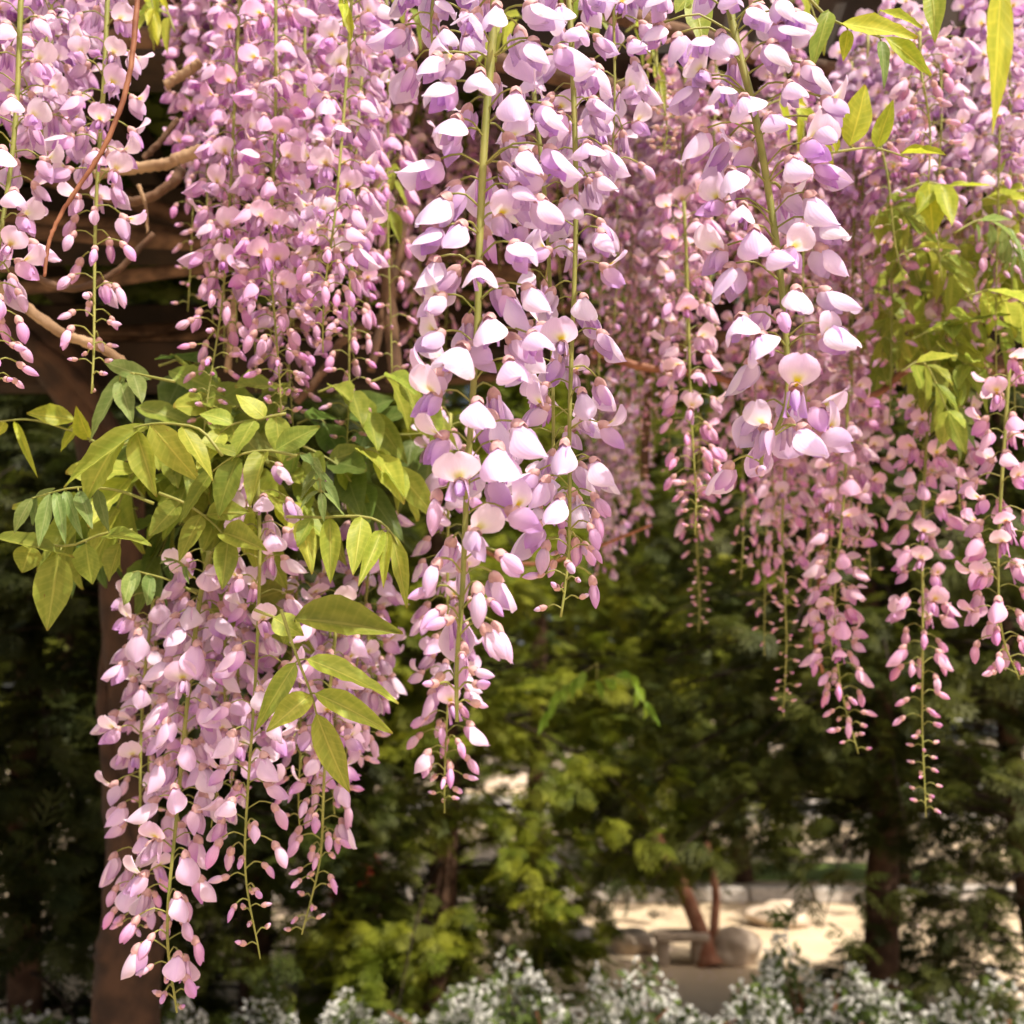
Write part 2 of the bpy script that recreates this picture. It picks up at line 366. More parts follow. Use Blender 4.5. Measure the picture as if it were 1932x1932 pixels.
# ------------------------------------------------------------------ racemes
def frame(axis, roll):
    x = axis.normalized(); z = Vector((0, 0, 1)) - x * x.z
    if z.length < 0.05: z = Vector((0, -1, 0))
    z.normalize(); y = z.cross(x)
    m = Matrix((x, y, z)).transposed() @ Matrix.Rotation(roll, 3, 'X')
    return m
def az_dir(a):      # 0 faces the camera, +90 to the right
    return Vector((math.sin(R(a)), -math.cos(R(a)), 0))
N_FLOWERS = 0
def raceme(label, px, Y, rng, near=False, tA=0.62, tB=0.80, tC=0.91, spacing=0.0052, hood=0.5, size=0.98, rad=1.0,
           tint=(1, 1, 1), group=None, hand=None, hand_range=None, t0=0.0, stemr=0.0016, name='wisteria_raceme'):
    global N_FLOWERS
    pts = [P(p[0], p[1], p[2] if len(p) > 2 else Y) for p in px]
    path = spline(pts, max(20, 7*len(pts))); w1, w2 = rng.uniform(0, 6.28), rng.uniform(0, 6.28)
    if not hand:
        for i, p in enumerate(path): q = i/(len(path)-1); p.x += 0.0035*math.sin(7*q+w1)*q; p.y += 0.005*math.sin(6*q+w2)*q
    L = sum((path[i+1]-path[i]).length for i in range(len(path)-1))
    top = path[0].copy(); root = thing(name, label, 'wisteria raceme', top, group)
    sb = MB(); loc = [p - top for p in path]; n = len(path)
    sb.tube(loc, [stemr*(1.15 - 0.75*i/(n-1)) for i in range(n)], 6)
    items = []
    if hand:
        for (hx, hy, az, st) in hand:
            # the flower sits beside the stem point at its own height, in the direction it faces
            best = min(range(n), key=lambda i: abs((path[i]-P(hx, hy, path[i].y)).z)); sp = path[best]
            yy = sp.y - math.cos(R(az)) * 0.016*rad; c = P(hx, hy, yy); items.append((c, az, st, None))
    k = 0; t = t0; ga = rng.uniform(0, 360)
    while t < 0.985:
        ga += 137.5 + rng.uniform(-16, 16); az = (ga % 360) - 180
        skip = hand_range and hand_range[0] < t < hand_range[1] and abs(az) < 105
        if not skip:
            st = 0 if t < tA else 1 if t < tB else 2 if t < tC else 3
            if st == 0: st = 'h' if rng.random() < hood else 'o'
            else: st = {1: 'b', 2: 's', 3: 't'}[st]
            if st != 't' and rng.random() < 0.10: st = {'h': 'o', 'o': 'h', 'b': 'h', 's': 'b'}[st]
            ped = {'h': 0.020, 'o': 0.019, 'b': 0.019, 's': 0.0155, 't': 0.0105}[st] * rng.uniform(0.75, 1.15) * rad
            base = at_path(path, t); rise = rng.uniform(-0.15, 0.35) if st in 'ho' else rng.uniform(-0.1, 0.3)
            c = base + az_dir(az)*ped + Vector((0, 0, ped*rise)); items.append((c, az, st, base))
        loc_sp = spacing * (1.0 if t < tA else 1.1 if t < tB else 1.25)
        t += loc_sp / L * rng.uniform(0.55, 1.45); k += 1
    for (c, az, st, base) in items:
        if base is None:
            i = min(range(n), key=lambda q: abs(path[q].z - (c.z - 0.004))); base = path[i]
        a2 = az + rng.uniform(-22, 22)
        pitch = {'h': rng.uniform(30, 66), 'o': rng.uniform(15, 60), 'b': rng.uniform(35, 75), 's': rng.uniform(5, 50), 't': rng.uniform(-25, 25)}[st]
        ax = az_dir(a2)*math.cos(R(pitch)) + Vector((0, 0, -math.sin(R(pitch))))
        m3 = frame(ax, R(rng.uniform(-22, 22)))
        s = size * rng.uniform(0.86, 1.10)
        m4 = Matrix.Translation(c - top) @ m3.to_4x4() @ Matrix.Scale(s, 4)
        d = c - base; mid = base + d*0.55 + Vector((0, 0, 0.22*d.length))
        q = [base - top, base + d*0.25 + Vector((0, 0, 0.13*d.length)) - top, mid - top, c - ax*0.001 - top]
        sb.tube(spline(q, 6), [0.00075*size, 0.0006*size, 0.0006*size, 0.0006*size, 0.0006*size, 0.0007*size], 4)
        N_FLOWERS += 1
        if st in 'ho':
            if near:
                b, kl = rng.choice(HOOD if st == 'h' else OPEN)
                f = obj('flower', CALYX, root, mat4=m4, color=tint)
                obj('banner_petal', b, f, color=tint); obj('keel_petal', kl, f, color=tint)
            else: obj('flower', rng.choice(HOOD1 if st == 'h' else OPEN1), root, mat4=m4, color=tint)
        else: obj('flower_bud', rng.choice({'b': BIG, 's': SMALL, 't': TINY}[st]), root, mat4=m4, color=tint)
    obj('stem', sb.mesh('stem', [M['stem']]), root)
    return root

PALE = (0.98, 1.0, 1.09); PINK = (0.98, 0.83, 0.97); DUSK = (1.0, 0.86, 0.93); SOFT = (0.98, 0.94, 1.02)  # hue shifts painting lens glow and group shade into one flower colour
rn = random.Random(3)
def i2(z): return 676 + z[0]*0.35, z[1]*0.35
def i5(z): return 676 + z[0]*0.35, 628 + z[1]*0.35
def i3(z): return 1207 + z[0]*0.375, z[1]*0.375
def i6(z): return 1207 + z[0]*0.375, 628 + z[1]*0.375
A2 = [(440,290,-60),(510,440,-40),(620,120,-20),(660,380,10),(755,20,-30),(900,30,60),(930,210,50),(1060,260,62),(850,480,15),(1000,560,52),
      (550,640,-25),(430,860,-60),(880,800,38),(1010,790,58),(490,1050,-50),(960,1060,40),(440,1230,-60),(575,1200,-20),(830,1310,22),
      (430,1390,-55),(645,1430,5),(890,1540,38),(470,1590,-45,'o'),(715,1700,5),(460,1790,-70,'o'),(580,1860,-8),(930,1800,35),
      (760,880,100,'o'),(820,1000,60),(790,1560,70),(560,300,-100,'o'),(740,1150,70,'o'),(540,980,-100)]
A5 = [(450,200,-65,'o'),(800,140,32),(440,320,-58,'o'),(635,355,0),(480,540,-60,'o'),(840,480,42),(750,590,22),(520,690,-50,'b'),(560,800,0,'o'),
      (430,850,-45,'b'),(800,950,62,'o'),(610,1050,10,'o'),(750,1180,40,'b'),(440,1220,-45,'b'),(560,1220,170,'b'),(640,1350,25,'b'),(400,1370,-60,'s'),
      (510,1540,-40,'s'),(670,1570,52,'b'),(700,1440,40,'s'),(600,1810,60,'s'),(430,1890,-60,'t'),(620,1890,62,'s'),(560,1730,20,'t'),(470,1480,-50,'s'),
      (590,60,60,'o'),(690,420,90,'h'),(700,760,100,'o')]
handA = [(*i2(h), h[2], h[3] if len(h) > 3 else 'h') for h in A2] + [(*i5(h), h[2], h[3] if len(h) > 3 else 'h') for h in A5]
raceme('longest pale lavender wisteria raceme hanging down the middle, in front of all others',
       [(938,-90),(930,60),(915,250),(905,450),(900,620),(882,900),(872,1120),(862,1250),(862,1362)], 0.57, random.Random(11), True,
       tA=0.80, tB=0.88, tC=0.94, hood=0.75, tint=PALE, hand=handA, hand_range=(0.02, 0.97), stemr=0.0026, spacing=0.0075, size=1.14)
C3 = [(130,-20,-30),(110,120,-60),(200,170,-60),(330,200,-15),(400,160,5),(420,-10,0),(560,40,20),(670,130,52),(770,60,42),(650,210,25),(700,-10,30),
      (820,320,60),(740,420,22),(520,490,-5),(270,420,-55),(400,440,-20),(640,590,15),(920,490,52,'o'),(860,590,50),(330,650,-60),(820,720,32,'o'),
      (740,800,15),(870,830,55),(460,850,-30),(420,1020,-72,'o'),(520,1030,-25),(840,970,45),(570,1140,-10),(890,1110,55),(650,1260,0),(740,1240,30,'o'),
      (890,1230,52),(470,1330,-60),(780,1440,10),(910,1450,45),(520,1590,-45),(620,1680,-25),(690,1570,5,'b'),(930,1630,42),(900,1690,30,'o'),(430,1240,-80,'o'),
      (560,720,-120,'o'),(720,950,110,'o'),(340,380,-40,'o')]
C6 = [(780,270,0,'o'),(870,350,62,'o'),(800,470,22,'h'),(900,490,62,'o'),(650,460,-40,'o'),(605,690,-10,'s')]
handC = [(*i3(h), h[2], h[3] if len(h) > 3 else 'h') for h in C3] + [(*i6(h), h[2], h[3] if len(h) > 3 else 'h') for h in C6]
raceme('pale lavender raceme right of the centre one, its bare hooked tip bent to the left',
       [(1362,-90),(1385,60),(1425,220),(1462,440),(1482,620),(1486,740),(1470,800),(1440,850),(1436,900)], 0.58, random.Random(12), True,
       tA=0.97, tB=0.98, tC=0.99, hood=0.75, tint=PALE, hand=handC, hand_range=(0.0, 1.0), stemr=0.0024, spacing=0.012, size=1.08)
raceme('lavender raceme close behind the longest one, on its right side, ending in small tan buds',
       [(1070,-60),(1082,180),(1090,450),(1078,780),(1068,1000),(1050,1165)], 0.66, random.Random(13), True, tA=0.72, tB=0.84, tC=0.91, hood=0.72, tint=PALE, size=1.0, stemr=0.002, spacing=0.0062)
raceme('short raceme between the longest one and its right neighbour, with upturned bud tip',
       [(1005,150),(1030,420),(1048,760),(1052,960),(1068,1060)], 0.70, random.Random(14), True, tA=0.78, tB=0.88, tC=0.95, hood=0.6, tint=PALE, size=0.95, spacing=0.0076)
raceme('pale raceme at the top edge left of the longest, only lower flowers in view',
       [(850,-260),(830,-60),(815,120)], 0.60, random.Random(15), True, tA=1, tB=1, tC=1, hood=0.85, tint=PALE)
raceme('pale raceme at the top edge between the two big sunlit racemes',
       [(1180,-240),(1160,-20),(1150,330)], 0.72, random.Random(16), True, tA=0.95, tB=1, tC=1, hood=0.85, tint=PALE, spacing=0.006)
# upper left group
PN = dict(tint=PINK)
raceme('raceme hanging over the dark beams at left, green stem bare towards its bud tip', [(205,-60),(196,150),(185,350),(176,560),(168,745)], 0.76, random.Random(21), True, tA=0.56, tB=0.74, tC=0.86, hood=0.3, tint=SOFT, spacing=0.0058, stemr=0.002)
raceme('raceme cut by the left edge, pale flowers above and pink buds below', [(42,-60),(28,200),(6,430),(-8,600),(-14,735)], 0.70, random.Random(22), True, tA=0.62, tB=0.82, tC=0.95, hood=0.45, tint=SOFT, spacing=0.005, stemr=0.002)
raceme('raceme of pale flowers at the upper left corner beside the red twig', [(110,-200),(95,20),(82,260)], 0.78, random.Random(23), True, tA=1, tB=1, tC=1, hood=0.5, tint=SOFT)
raceme('pink raceme leftmost in the dense upper left cluster, stem tip bending over the leaves', [(455,-40),(442,200),(425,440),(412,640),(395,818)], 0.86, random.Random(24), True, tA=0.60, tB=0.74, tC=0.86, hood=0.35, **PN)
raceme('pink raceme amid the dense upper left cluster, thin bud tip reaching the leaves', [(520,-40),(520,250),(512,480),(518,650),(532,800)], 0.84, random.Random(25), True, tA=0.62, tB=0.78, tC=0.88, hood=0.35, **PN)
raceme('short raceme with tan bud cluster at its tip, right side of the upper left cluster', [(668,-60),(655,120),(632,380),(620,520),(614,662)], 0.80, random.Random(26), True, tA=0.66, tB=0.80, tC=0.86, hood=0.5, tint=SOFT, spacing=0.005)
raceme('pink raceme with the longest bare green tip, right edge of the upper left cluster', [(690,60),(672,300),(655,560),(656,780),(658,962)], 0.92, random.Random(27), True, tA=0.50, tB=0.62, tC=0.76, hood=0.35, **PN)
raceme('pink raceme wedged behind the middle of the upper left cluster, slim bud tip', [(575,-40),(572,260),(560,520),(548,680),(546,830)], 0.95, random.Random(28), True, tA=0.6, tB=0.76, tC=0.88, hood=0.35, **PN)
# lower left group
LL = dict(tint=SOFT)
raceme('large raceme at lower left with the lowest hanging tip in front of the brown trunk', [(396,1040),(372,1150),(352,1330),(338,1560),(322,1760),(326,1912)], 0.84, random.Random(31), True, tA=0.74, tB=0.87, tC=0.95, hood=0.78, stemr=0.0022, spacing=0.0052, size=1.05, **LL)
raceme('lower left raceme just right of the largest one, upright flowers and curved bud tip', [(486,880),(488,1050),(482,1300),(474,1500),(466,1660),(480,1812)], 0.82, random.Random(32), True, tA=0.62, tB=0.74, tC=0.86, hood=0.75, spacing=0.0060, size=1.0, **LL)
raceme('lower left raceme with slim tip slanting left, under the five bright leaflets', [(640,1120),(622,1330),(606,1520),(596,1640),(578,1762)], 0.90, random.Random(33), True, tA=0.45, tB=0.64, tC=0.82, hood=0.5, **LL)
raceme('lower left raceme along the left flank of the largest one', [(290,1130),(275,1280),(262,1480),(255,1680),(262,1760)], 0.93, random.Random(34), True, tA=0.72, tB=0.85, tC=0.95, hood=0.6, **LL)
raceme('lower left raceme tucked behind the largest two and mostly hidden', [(430,1110),(425,1250),(415,1400),(408,1560)], 0.93, random.Random(35), True, tA=0.85, tB=0.95, tC=1, hood=0.6, **LL)
raceme('lower left raceme behind the bright leaflets at the right of its cluster', [(700,960),(690,1150),(662,1330),(640,1480)], 0.97, random.Random(36), True, tA=0.70, tB=0.88, tC=0.95, hood=0.55, **LL)
raceme('lower left raceme with tip of green buds hidden behind the bright leaflets', [(560,1060),(560,1200),(566,1400),(572,1560)], 0.95, random.Random(37), True, tA=0.68, tB=0.8, tC=0.9, hood=0.5, **LL)
raceme('slim raceme directly behind the tip of the longest raceme', [(850,780),(846,1000),(842,1250),(840,1400),(846,1535)], 0.95, random.Random(38), True, tA=0.62, tB=0.82, tC=0.92, hood=0.5, **LL)
# right side, one by one
RT = dict(tint=DUSK)
raceme('raceme with a bare pale green tip left of the hooked raceme\'s end', [(1290,380),(1302,640),(1304,850),(1312,1008)], 1.0, random.Random(41), tA=0.58, tB=0.75, tC=0.86, hood=0.35, **RT)
raceme('raceme tip of closed green buds only, dangling before the conifer right of centre', [(1490,760),(1476,1000),(1480,1200),(1484,1352)], 1.25, random.Random(42), tA=0.3, tB=0.42, tC=0.55, hood=0.4, **RT)
raceme('fullest raceme on the right side, thick pink flowers with tip curling to the right', [(1600,740),(1592,920),(1578,1120),(1590,1290),(1612,1422)], 1.12, random.Random(43), tA=0.66, tB=0.8, tC=0.93, hood=0.4, **RT)
raceme('long thin raceme at right reaching lowest, lower half only buds on a green stem', [(1752,760),(1742,960),(1742,1180),(1738,1380),(1748,1542)], 1.08, random.Random(44), tA=0.50, tB=0.62, tC=0.76, hood=0.4, **RT)
raceme('raceme against the right edge with its tip hooked outward', [(1905,680),(1890,900),(1886,1060),(1892,1200),(1920,1282)], 0.92, random.Random(45), True, tA=0.66, tB=0.84, tC=0.97, hood=0.45, **RT)
raceme('short raceme with cream bud tip between the long thin one and the right edge', [(1800,520),(1806,700),(1812,880),(1825,1012)], 1.15, random.Random(46), tA=0.60, tB=0.74, tC=0.84, hood=0.4, **RT)
raceme('small faded raceme tip of grey green buds before the conifer, below the bare green tip', [(1322,780),(1316,960),(1316,1080),(1318,1192)], 1.55, random.Random(47), tA=0.3, tB=0.45, tC=0.6, hood=0.4, **RT)
raceme('green budded raceme standing out before the flowers right of the longest raceme', [(1245,-40),(1240,120),(1252,230),(1258,290)], 0.95, random.Random(48), tA=0.0, tB=0.0, tC=0.05, hood=0.4, tint=(0.8, 0.9, 0.6), spacing=0.003, stemr=0.0016)
raceme('raceme of sparse buds below the yellow leaves on the right', [(1655,250),(1672,330),(1690,430),(1700,520)], 0.98, random.Random(49), tA=0.0, tB=0.1, tC=0.35, hood=0.4, tint=SOFT, stemr=0.0014)
raceme('raceme of dark pink buds dangling beside the large yellow leaf', [(1735,60),(1742,180),(1760,340)], 0.9, random.Random(50), tA=0.25, tB=0.5, tC=0.8, hood=0.3, **RT)

ORD = ['leftmost'] + [w + ' from the left' for w in ('second', 'third', 'fourth', 'fifth', 'sixth', 'seventh', 'eighth', 'ninth', 'tenth')]
def fill(n, label, group, xr, Yr, topr, botr, seed, front=0.4, **kw):
    """a mass of racemes; the nearest ones show whole and get labels of their own, by their order from the left"""
    g = random.Random(seed); specs = []
    for i in range(n):
        x = xr[0] + (xr[1]-xr[0])*((i + g.uniform(0.15, 0.85))/n); Y = g.uniform(*Yr); a = g.uniform(*topr); b = g.uniform(*botr); specs.append((x, Y, a, b, g.uniform(-14, 14)))
    nf = min(10, int(round(n*front))); fr = sorted(sorted(range(n), key=lambda i: specs[i][1])[:nf])
    for i, (x, Y, a, b, dx) in enumerate(specs):
        lb = (label[0] + ', ' + ORD[fr.index(i)] + ' of its front row') if i in fr else label[1]
        raceme(lb, [(x, a), (x+dx*0.6, a*0.6+b*0.4), (x+dx+g.uniform(-8, 8), b)], Y, g, group=group, **kw)
fill(13, ('pink raceme packed behind the upper left cluster', 'deep pink raceme half hidden at the back of the upper left cluster'), 'racemes packed in the upper left cluster', (350, 735), (0.98, 1.2), (-80, 0), (520, 740), 61, tA=0.60, tB=0.76, tC=0.88, hood=0.35, tint=PINK, spacing=0.0066)
fill(4, ('pale raceme at the upper left corner', 'pale raceme half hidden at the upper left corner'), 'racemes at the upper left corner', (-50, 150), (0.82, 1.0), (-120, -30), (260, 420), 62, tA=0.8, tB=0.92, tC=1, hood=0.45, tint=SOFT, spacing=0.006)
fill(20, ('dim pink raceme shaded behind the longest raceme', 'dim pink raceme half hidden in the shade behind the longest raceme'), 'shaded racemes behind the longest raceme', (690, 1270), (1.35, 2.2), (-60, 250), (480, 860), 63, tA=0.62, tB=0.76, tC=0.88, hood=0.35, tint=DUSK, spacing=0.006)
fill(8, ('pale pink raceme left of the hooked raceme', 'pale pink raceme half hidden in the gap left of the hooked raceme'), 'racemes in the gap left of the hooked one', (1120, 1310), (1.35, 1.8), (60, 260), (640, 900), 69, front=0.6, tA=0.70, tB=0.82, tC=0.92, hood=0.4, tint=SOFT, spacing=0.0056)
fill(26, ('soft pink raceme behind the hooked raceme', 'soft pink raceme half hidden in the mass behind the hooked raceme'), 'racemes massed behind the hooked raceme', (1210, 1720), (1.1, 1.9), (-60, 260), (560, 960), 64, tA=0.62, tB=0.76, tC=0.88, hood=0.4, tint=DUSK, spacing=0.006)
fill(26, ('bright pink raceme at the upper right', 'bright pink raceme half hidden in the mass at the upper right'), 'racemes massed at the upper right', (1600, 1990), (1.0, 1.6), (-120, 160), (420, 820), 65, tA=0.62, tB=0.76, tC=0.88, hood=0.4, tint=SOFT, spacing=0.0056)
fill(10, ('pink raceme behind the fullest right raceme', 'pink raceme half hidden behind the fullest raceme on the right'), 'racemes behind the fullest right raceme', (1400, 1650), (1.25, 1.7), (560, 760), (960, 1260), 66, tA=0.60, tB=0.76, tC=0.88, hood=0.4, tint=DUSK, spacing=0.0055)
fill(4, ('pale blurred raceme far behind the centre', 'pale blurred raceme half hidden far behind, right of the longest raceme'), 'blurred racemes right of the longest one', (1120, 1215), (1.9, 2.2), (640, 760), (1020, 1200), 67, tA=0.9, tB=0.97, tC=1, hood=0.5, tint=SOFT, spacing=0.006)
fill(7, ('raceme behind the lower left cluster', 'half hidden raceme filling the back of the lower left cluster'), 'racemes at the back of the lower left cluster', (250, 720), (0.98, 1.08), (1090, 1190), (1330, 1560), 68, tA=0.75, tB=0.88, tC=0.96, hood=0.5, tint=SOFT, spacing=0.0052)

# ------------------------------------------------------------------ leaves
def leaflet_mesh(rng, curl, fold, twist=0.0):
    mb = MB(); nu, nv = 5, 12; pts = []; uvs = []; ph = rng.uniform(0, 6.28); bend = rng.uniform(-0.16, 0.16)
    for j in range(nv):
        s = j/(nv-1); w = 0.5 * (math.sin(math.pi*min(1, s**0.72)) ** 0.85 if s < 0.62 else 0) if s < 0.62 else 0.5*(math.sin(math.pi*0.62**0.72)**0.85)*max(0.02, (1-(s-0.62)/0.38))**0.85*1.0
        w = max(w, 0.02)
        for i in range(nu):
            u = i/(nu-1)*2-1
            z = fold*abs(u)*w - curl*s*s + 0.035*math.sin(9*s+ph+2*u)*abs(u)
            z += twist*s*u*w + 0.03*math.sin(5*s*s*6.28+ph)*u*u; pts.append(Vector((s, w*u + bend*s*s, z))); uvs.append((i/(nu-1), s))
    mb.grid(pts, uvs, nu, nv)
    return mb.mesh('leaflet', [M['leaf']])
LEAFLETS = [leaflet_mesh(rng0, c, f, t) for c, f, t in ((0.05, 0.25, 0.2), (0.14, 0.35, -0.3), (0.22, 0.2, 0.5), (0.10, 0.5, 0), (-0.06, 0.3, -0.6), (0.3, 0.4, 0.3), (0.02, 0.15, 0.8), (0.4, 0.3, -0.4), (0.18, 0.6, 0.4), (0.08, 0.2, -0.9))]
def leaflet(parent, origin, B, T, width, rng, color, face=None):
    x = T - B; L = x.length; x.normalize()
    z = Vector(face) if face else Vector((rng.uniform(-0.35, 0.35), -0.9 + rng.uniform(-0.25, 0.25), 0.42))
    z = z - x*z.dot(x)
    if z.length < 0.1: z = Vector((0, -1, 0.2)) - x*Vector((0, -1, 0.2)).dot(x)
    z.normalize(); y = z.cross(x)
    m = Matrix((x*L, y*width, z*L*0.55)).transposed().to_4x4()
    return obj('leaflet', rng.choice(LEAFLETS), parent, mat4=Matrix.Translation(B - origin) @ m, color=color)
YEL = (2.1, 1.85, 0.9); BRT = (1.85, 1.72, 1.45); MID = (1.32, 1.28, 1.1); DRK = (0.62, 0.78, 0.9); GREY = (1.15, 1.25, 2.1)  # leaf tones; bright and dark ones also carry sun and shade in colour
def leaf_hand(label, Y, rachis, leaflets, seed, color=MID, group=None):
    """compound leaf with each leaflet given as base x,y, tip x,y, width (pixels)"""
    g = random.Random(seed); pts = [P(x, y, Y) for x, y in rachis]; path = spline(pts, 12); o = path[0].copy()
    root = thing('wisteria_leaf', label, 'leaf', o, group); mpp = TAN*Y/966
    mb = MB(); mb.tube([p-o for p in path], [0.0011*(1.2-0.6*i/11) for i in range(12)], 5)
    for lf in leaflets:
        bx, by, tx, ty, w = lf[:5]; c = lf[5] if len(lf) > 5 else color
        B = P(bx, by, Y + g.uniform(-0.004, 0.004)); T = P(tx, ty, Y + g.uniform(-0.03, 0.012))
        near = min(path, key=lambda p: (p-B).length)
        mb.tube([near-o, B-o], 0.0007, 4)
        leaflet(root, o, B, T, w*mpp, g, c)
    obj('rachis', mb.mesh('rachis', [M['stem']]), root)
    return root
def leaf_auto(label, Y, rachis, pairs, length, width, seed, color=MID, droop=0.6, group=None):
    """compound leaf with leaflets in pairs along its rachis; length and width in pixels"""
    g = random.Random(seed); pts = [P(x, y, Y + dy) for x, y, dy in ((*r, 0) if len(r) == 2 else r for r in rachis)]; path = spline(pts, 16); o = path[0].copy()
    root = thing('wisteria_leaf', label, 'leaf', o, group); mpp = TAN*Y/966
    mb = MB(); mb.tube([p-o for p in path], [0.0011*(1.2-0.6*i/15) for i in range(16)], 5)
    side_ref = Vector((0, 0, 1))
    for k in range(pairs):
        t = 0.28 + 0.68*k/max(1, pairs-1); p = at_path(path, t); d = (at_path(path, min(1, t+0.05)) - at_path(path, t-0.05)).normalized()
        sv = d.cross(side_ref); sv = sv.normalized() if sv.length > 0.2 else Vector((1, 0, 0))
        sc = 0.75 + 0.35*math.sin(math.pi*(0.25+0.6*t))
        for s in (-1, 1):
            dirv = (sv*s*0.85 + d*0.55 + Vector((0, 0, -droop*g.uniform(0.6, 1.3))) + Vector((g.uniform(-.12, .12), g.uniform(-.12, .12), 0))).normalized()
            Lm = length*mpp*sc*g.uniform(0.88, 1.1); B = p + dirv*0.003
            mb.tube([p-o, B-o], 0.0007, 4)
            leaflet(root, o, B, B + dirv*Lm, width*mpp*g.uniform(0.9, 1.1), g, color, (sv*s*-0.1 + Vector((0, -0.55, 0.85))))
    d = (path[-1]-path[-2]).normalized(); dirv = (d + Vector((0, 0, -0.3*droop))).normalized()
    leaflet(root, o, path[-1], path[-1] + dirv*length*mpp, width*mpp, g, color)
    obj('rachis', mb.mesh('rachis', [M['stem']]), root)
    return root

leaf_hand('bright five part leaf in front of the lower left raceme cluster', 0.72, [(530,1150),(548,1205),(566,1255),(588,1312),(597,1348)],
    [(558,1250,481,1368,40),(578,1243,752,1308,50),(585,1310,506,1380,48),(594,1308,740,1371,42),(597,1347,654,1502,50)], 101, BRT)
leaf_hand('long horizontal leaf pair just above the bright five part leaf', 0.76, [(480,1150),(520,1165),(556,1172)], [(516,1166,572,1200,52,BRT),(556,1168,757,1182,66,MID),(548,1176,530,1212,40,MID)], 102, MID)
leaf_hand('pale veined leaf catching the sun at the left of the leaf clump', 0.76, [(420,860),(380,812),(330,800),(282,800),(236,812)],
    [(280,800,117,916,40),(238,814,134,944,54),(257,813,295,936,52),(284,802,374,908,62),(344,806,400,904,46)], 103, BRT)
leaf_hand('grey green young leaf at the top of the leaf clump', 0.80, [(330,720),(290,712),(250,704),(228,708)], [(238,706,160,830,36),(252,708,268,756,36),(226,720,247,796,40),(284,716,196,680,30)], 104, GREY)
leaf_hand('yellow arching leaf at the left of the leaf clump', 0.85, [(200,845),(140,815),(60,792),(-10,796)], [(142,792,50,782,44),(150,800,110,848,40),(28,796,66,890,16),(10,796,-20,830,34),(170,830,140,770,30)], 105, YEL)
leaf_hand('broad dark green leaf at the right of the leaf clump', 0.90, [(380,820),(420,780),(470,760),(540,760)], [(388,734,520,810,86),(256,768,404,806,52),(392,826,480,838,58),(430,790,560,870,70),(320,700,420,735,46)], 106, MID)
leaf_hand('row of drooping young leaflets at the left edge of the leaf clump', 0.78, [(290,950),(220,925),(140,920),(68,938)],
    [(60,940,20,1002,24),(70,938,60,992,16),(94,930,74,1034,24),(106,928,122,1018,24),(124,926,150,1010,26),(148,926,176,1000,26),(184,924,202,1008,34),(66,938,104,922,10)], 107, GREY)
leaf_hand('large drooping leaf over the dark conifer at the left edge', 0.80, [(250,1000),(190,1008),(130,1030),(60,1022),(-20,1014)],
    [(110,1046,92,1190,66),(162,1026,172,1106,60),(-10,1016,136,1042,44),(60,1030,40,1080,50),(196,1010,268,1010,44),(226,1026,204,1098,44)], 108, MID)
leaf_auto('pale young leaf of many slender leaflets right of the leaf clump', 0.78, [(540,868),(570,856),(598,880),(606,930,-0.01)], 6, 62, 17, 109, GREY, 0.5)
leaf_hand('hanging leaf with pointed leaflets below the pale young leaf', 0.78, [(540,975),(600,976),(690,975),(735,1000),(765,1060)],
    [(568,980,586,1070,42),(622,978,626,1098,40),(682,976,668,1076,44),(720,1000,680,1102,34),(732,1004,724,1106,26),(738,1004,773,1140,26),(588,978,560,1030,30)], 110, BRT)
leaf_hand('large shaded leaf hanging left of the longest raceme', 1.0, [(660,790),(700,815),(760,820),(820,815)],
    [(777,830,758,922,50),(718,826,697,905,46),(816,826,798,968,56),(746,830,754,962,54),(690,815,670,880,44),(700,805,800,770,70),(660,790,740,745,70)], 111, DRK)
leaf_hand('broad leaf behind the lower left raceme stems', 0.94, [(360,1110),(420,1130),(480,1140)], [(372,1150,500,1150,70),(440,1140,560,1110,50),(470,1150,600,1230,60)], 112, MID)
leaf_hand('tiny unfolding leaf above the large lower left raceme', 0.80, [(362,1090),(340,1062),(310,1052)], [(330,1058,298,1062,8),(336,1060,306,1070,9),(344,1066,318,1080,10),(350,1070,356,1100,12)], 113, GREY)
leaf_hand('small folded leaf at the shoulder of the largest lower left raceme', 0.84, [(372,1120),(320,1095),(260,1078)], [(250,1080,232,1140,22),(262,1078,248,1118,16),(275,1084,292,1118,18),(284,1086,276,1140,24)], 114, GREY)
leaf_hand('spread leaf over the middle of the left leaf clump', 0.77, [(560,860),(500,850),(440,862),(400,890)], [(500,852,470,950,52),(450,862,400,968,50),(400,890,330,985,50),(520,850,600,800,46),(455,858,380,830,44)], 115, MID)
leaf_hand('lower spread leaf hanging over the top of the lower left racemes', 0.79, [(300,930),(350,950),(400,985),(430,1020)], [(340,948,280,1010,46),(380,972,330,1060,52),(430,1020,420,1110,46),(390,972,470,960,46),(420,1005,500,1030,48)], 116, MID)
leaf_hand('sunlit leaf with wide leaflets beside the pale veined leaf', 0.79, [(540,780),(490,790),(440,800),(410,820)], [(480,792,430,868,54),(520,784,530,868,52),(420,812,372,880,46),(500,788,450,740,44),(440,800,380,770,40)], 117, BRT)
leaf_hand('shaded leaf at the right end of the left leaf clump', 0.88, [(540,830),(590,850),(640,880),(670,920)], [(590,850,600,930,50),(640,880,690,950,50),(560,840,545,920,46),(620,868,690,850,46),(670,920,680,1000,44)], 118, MID)
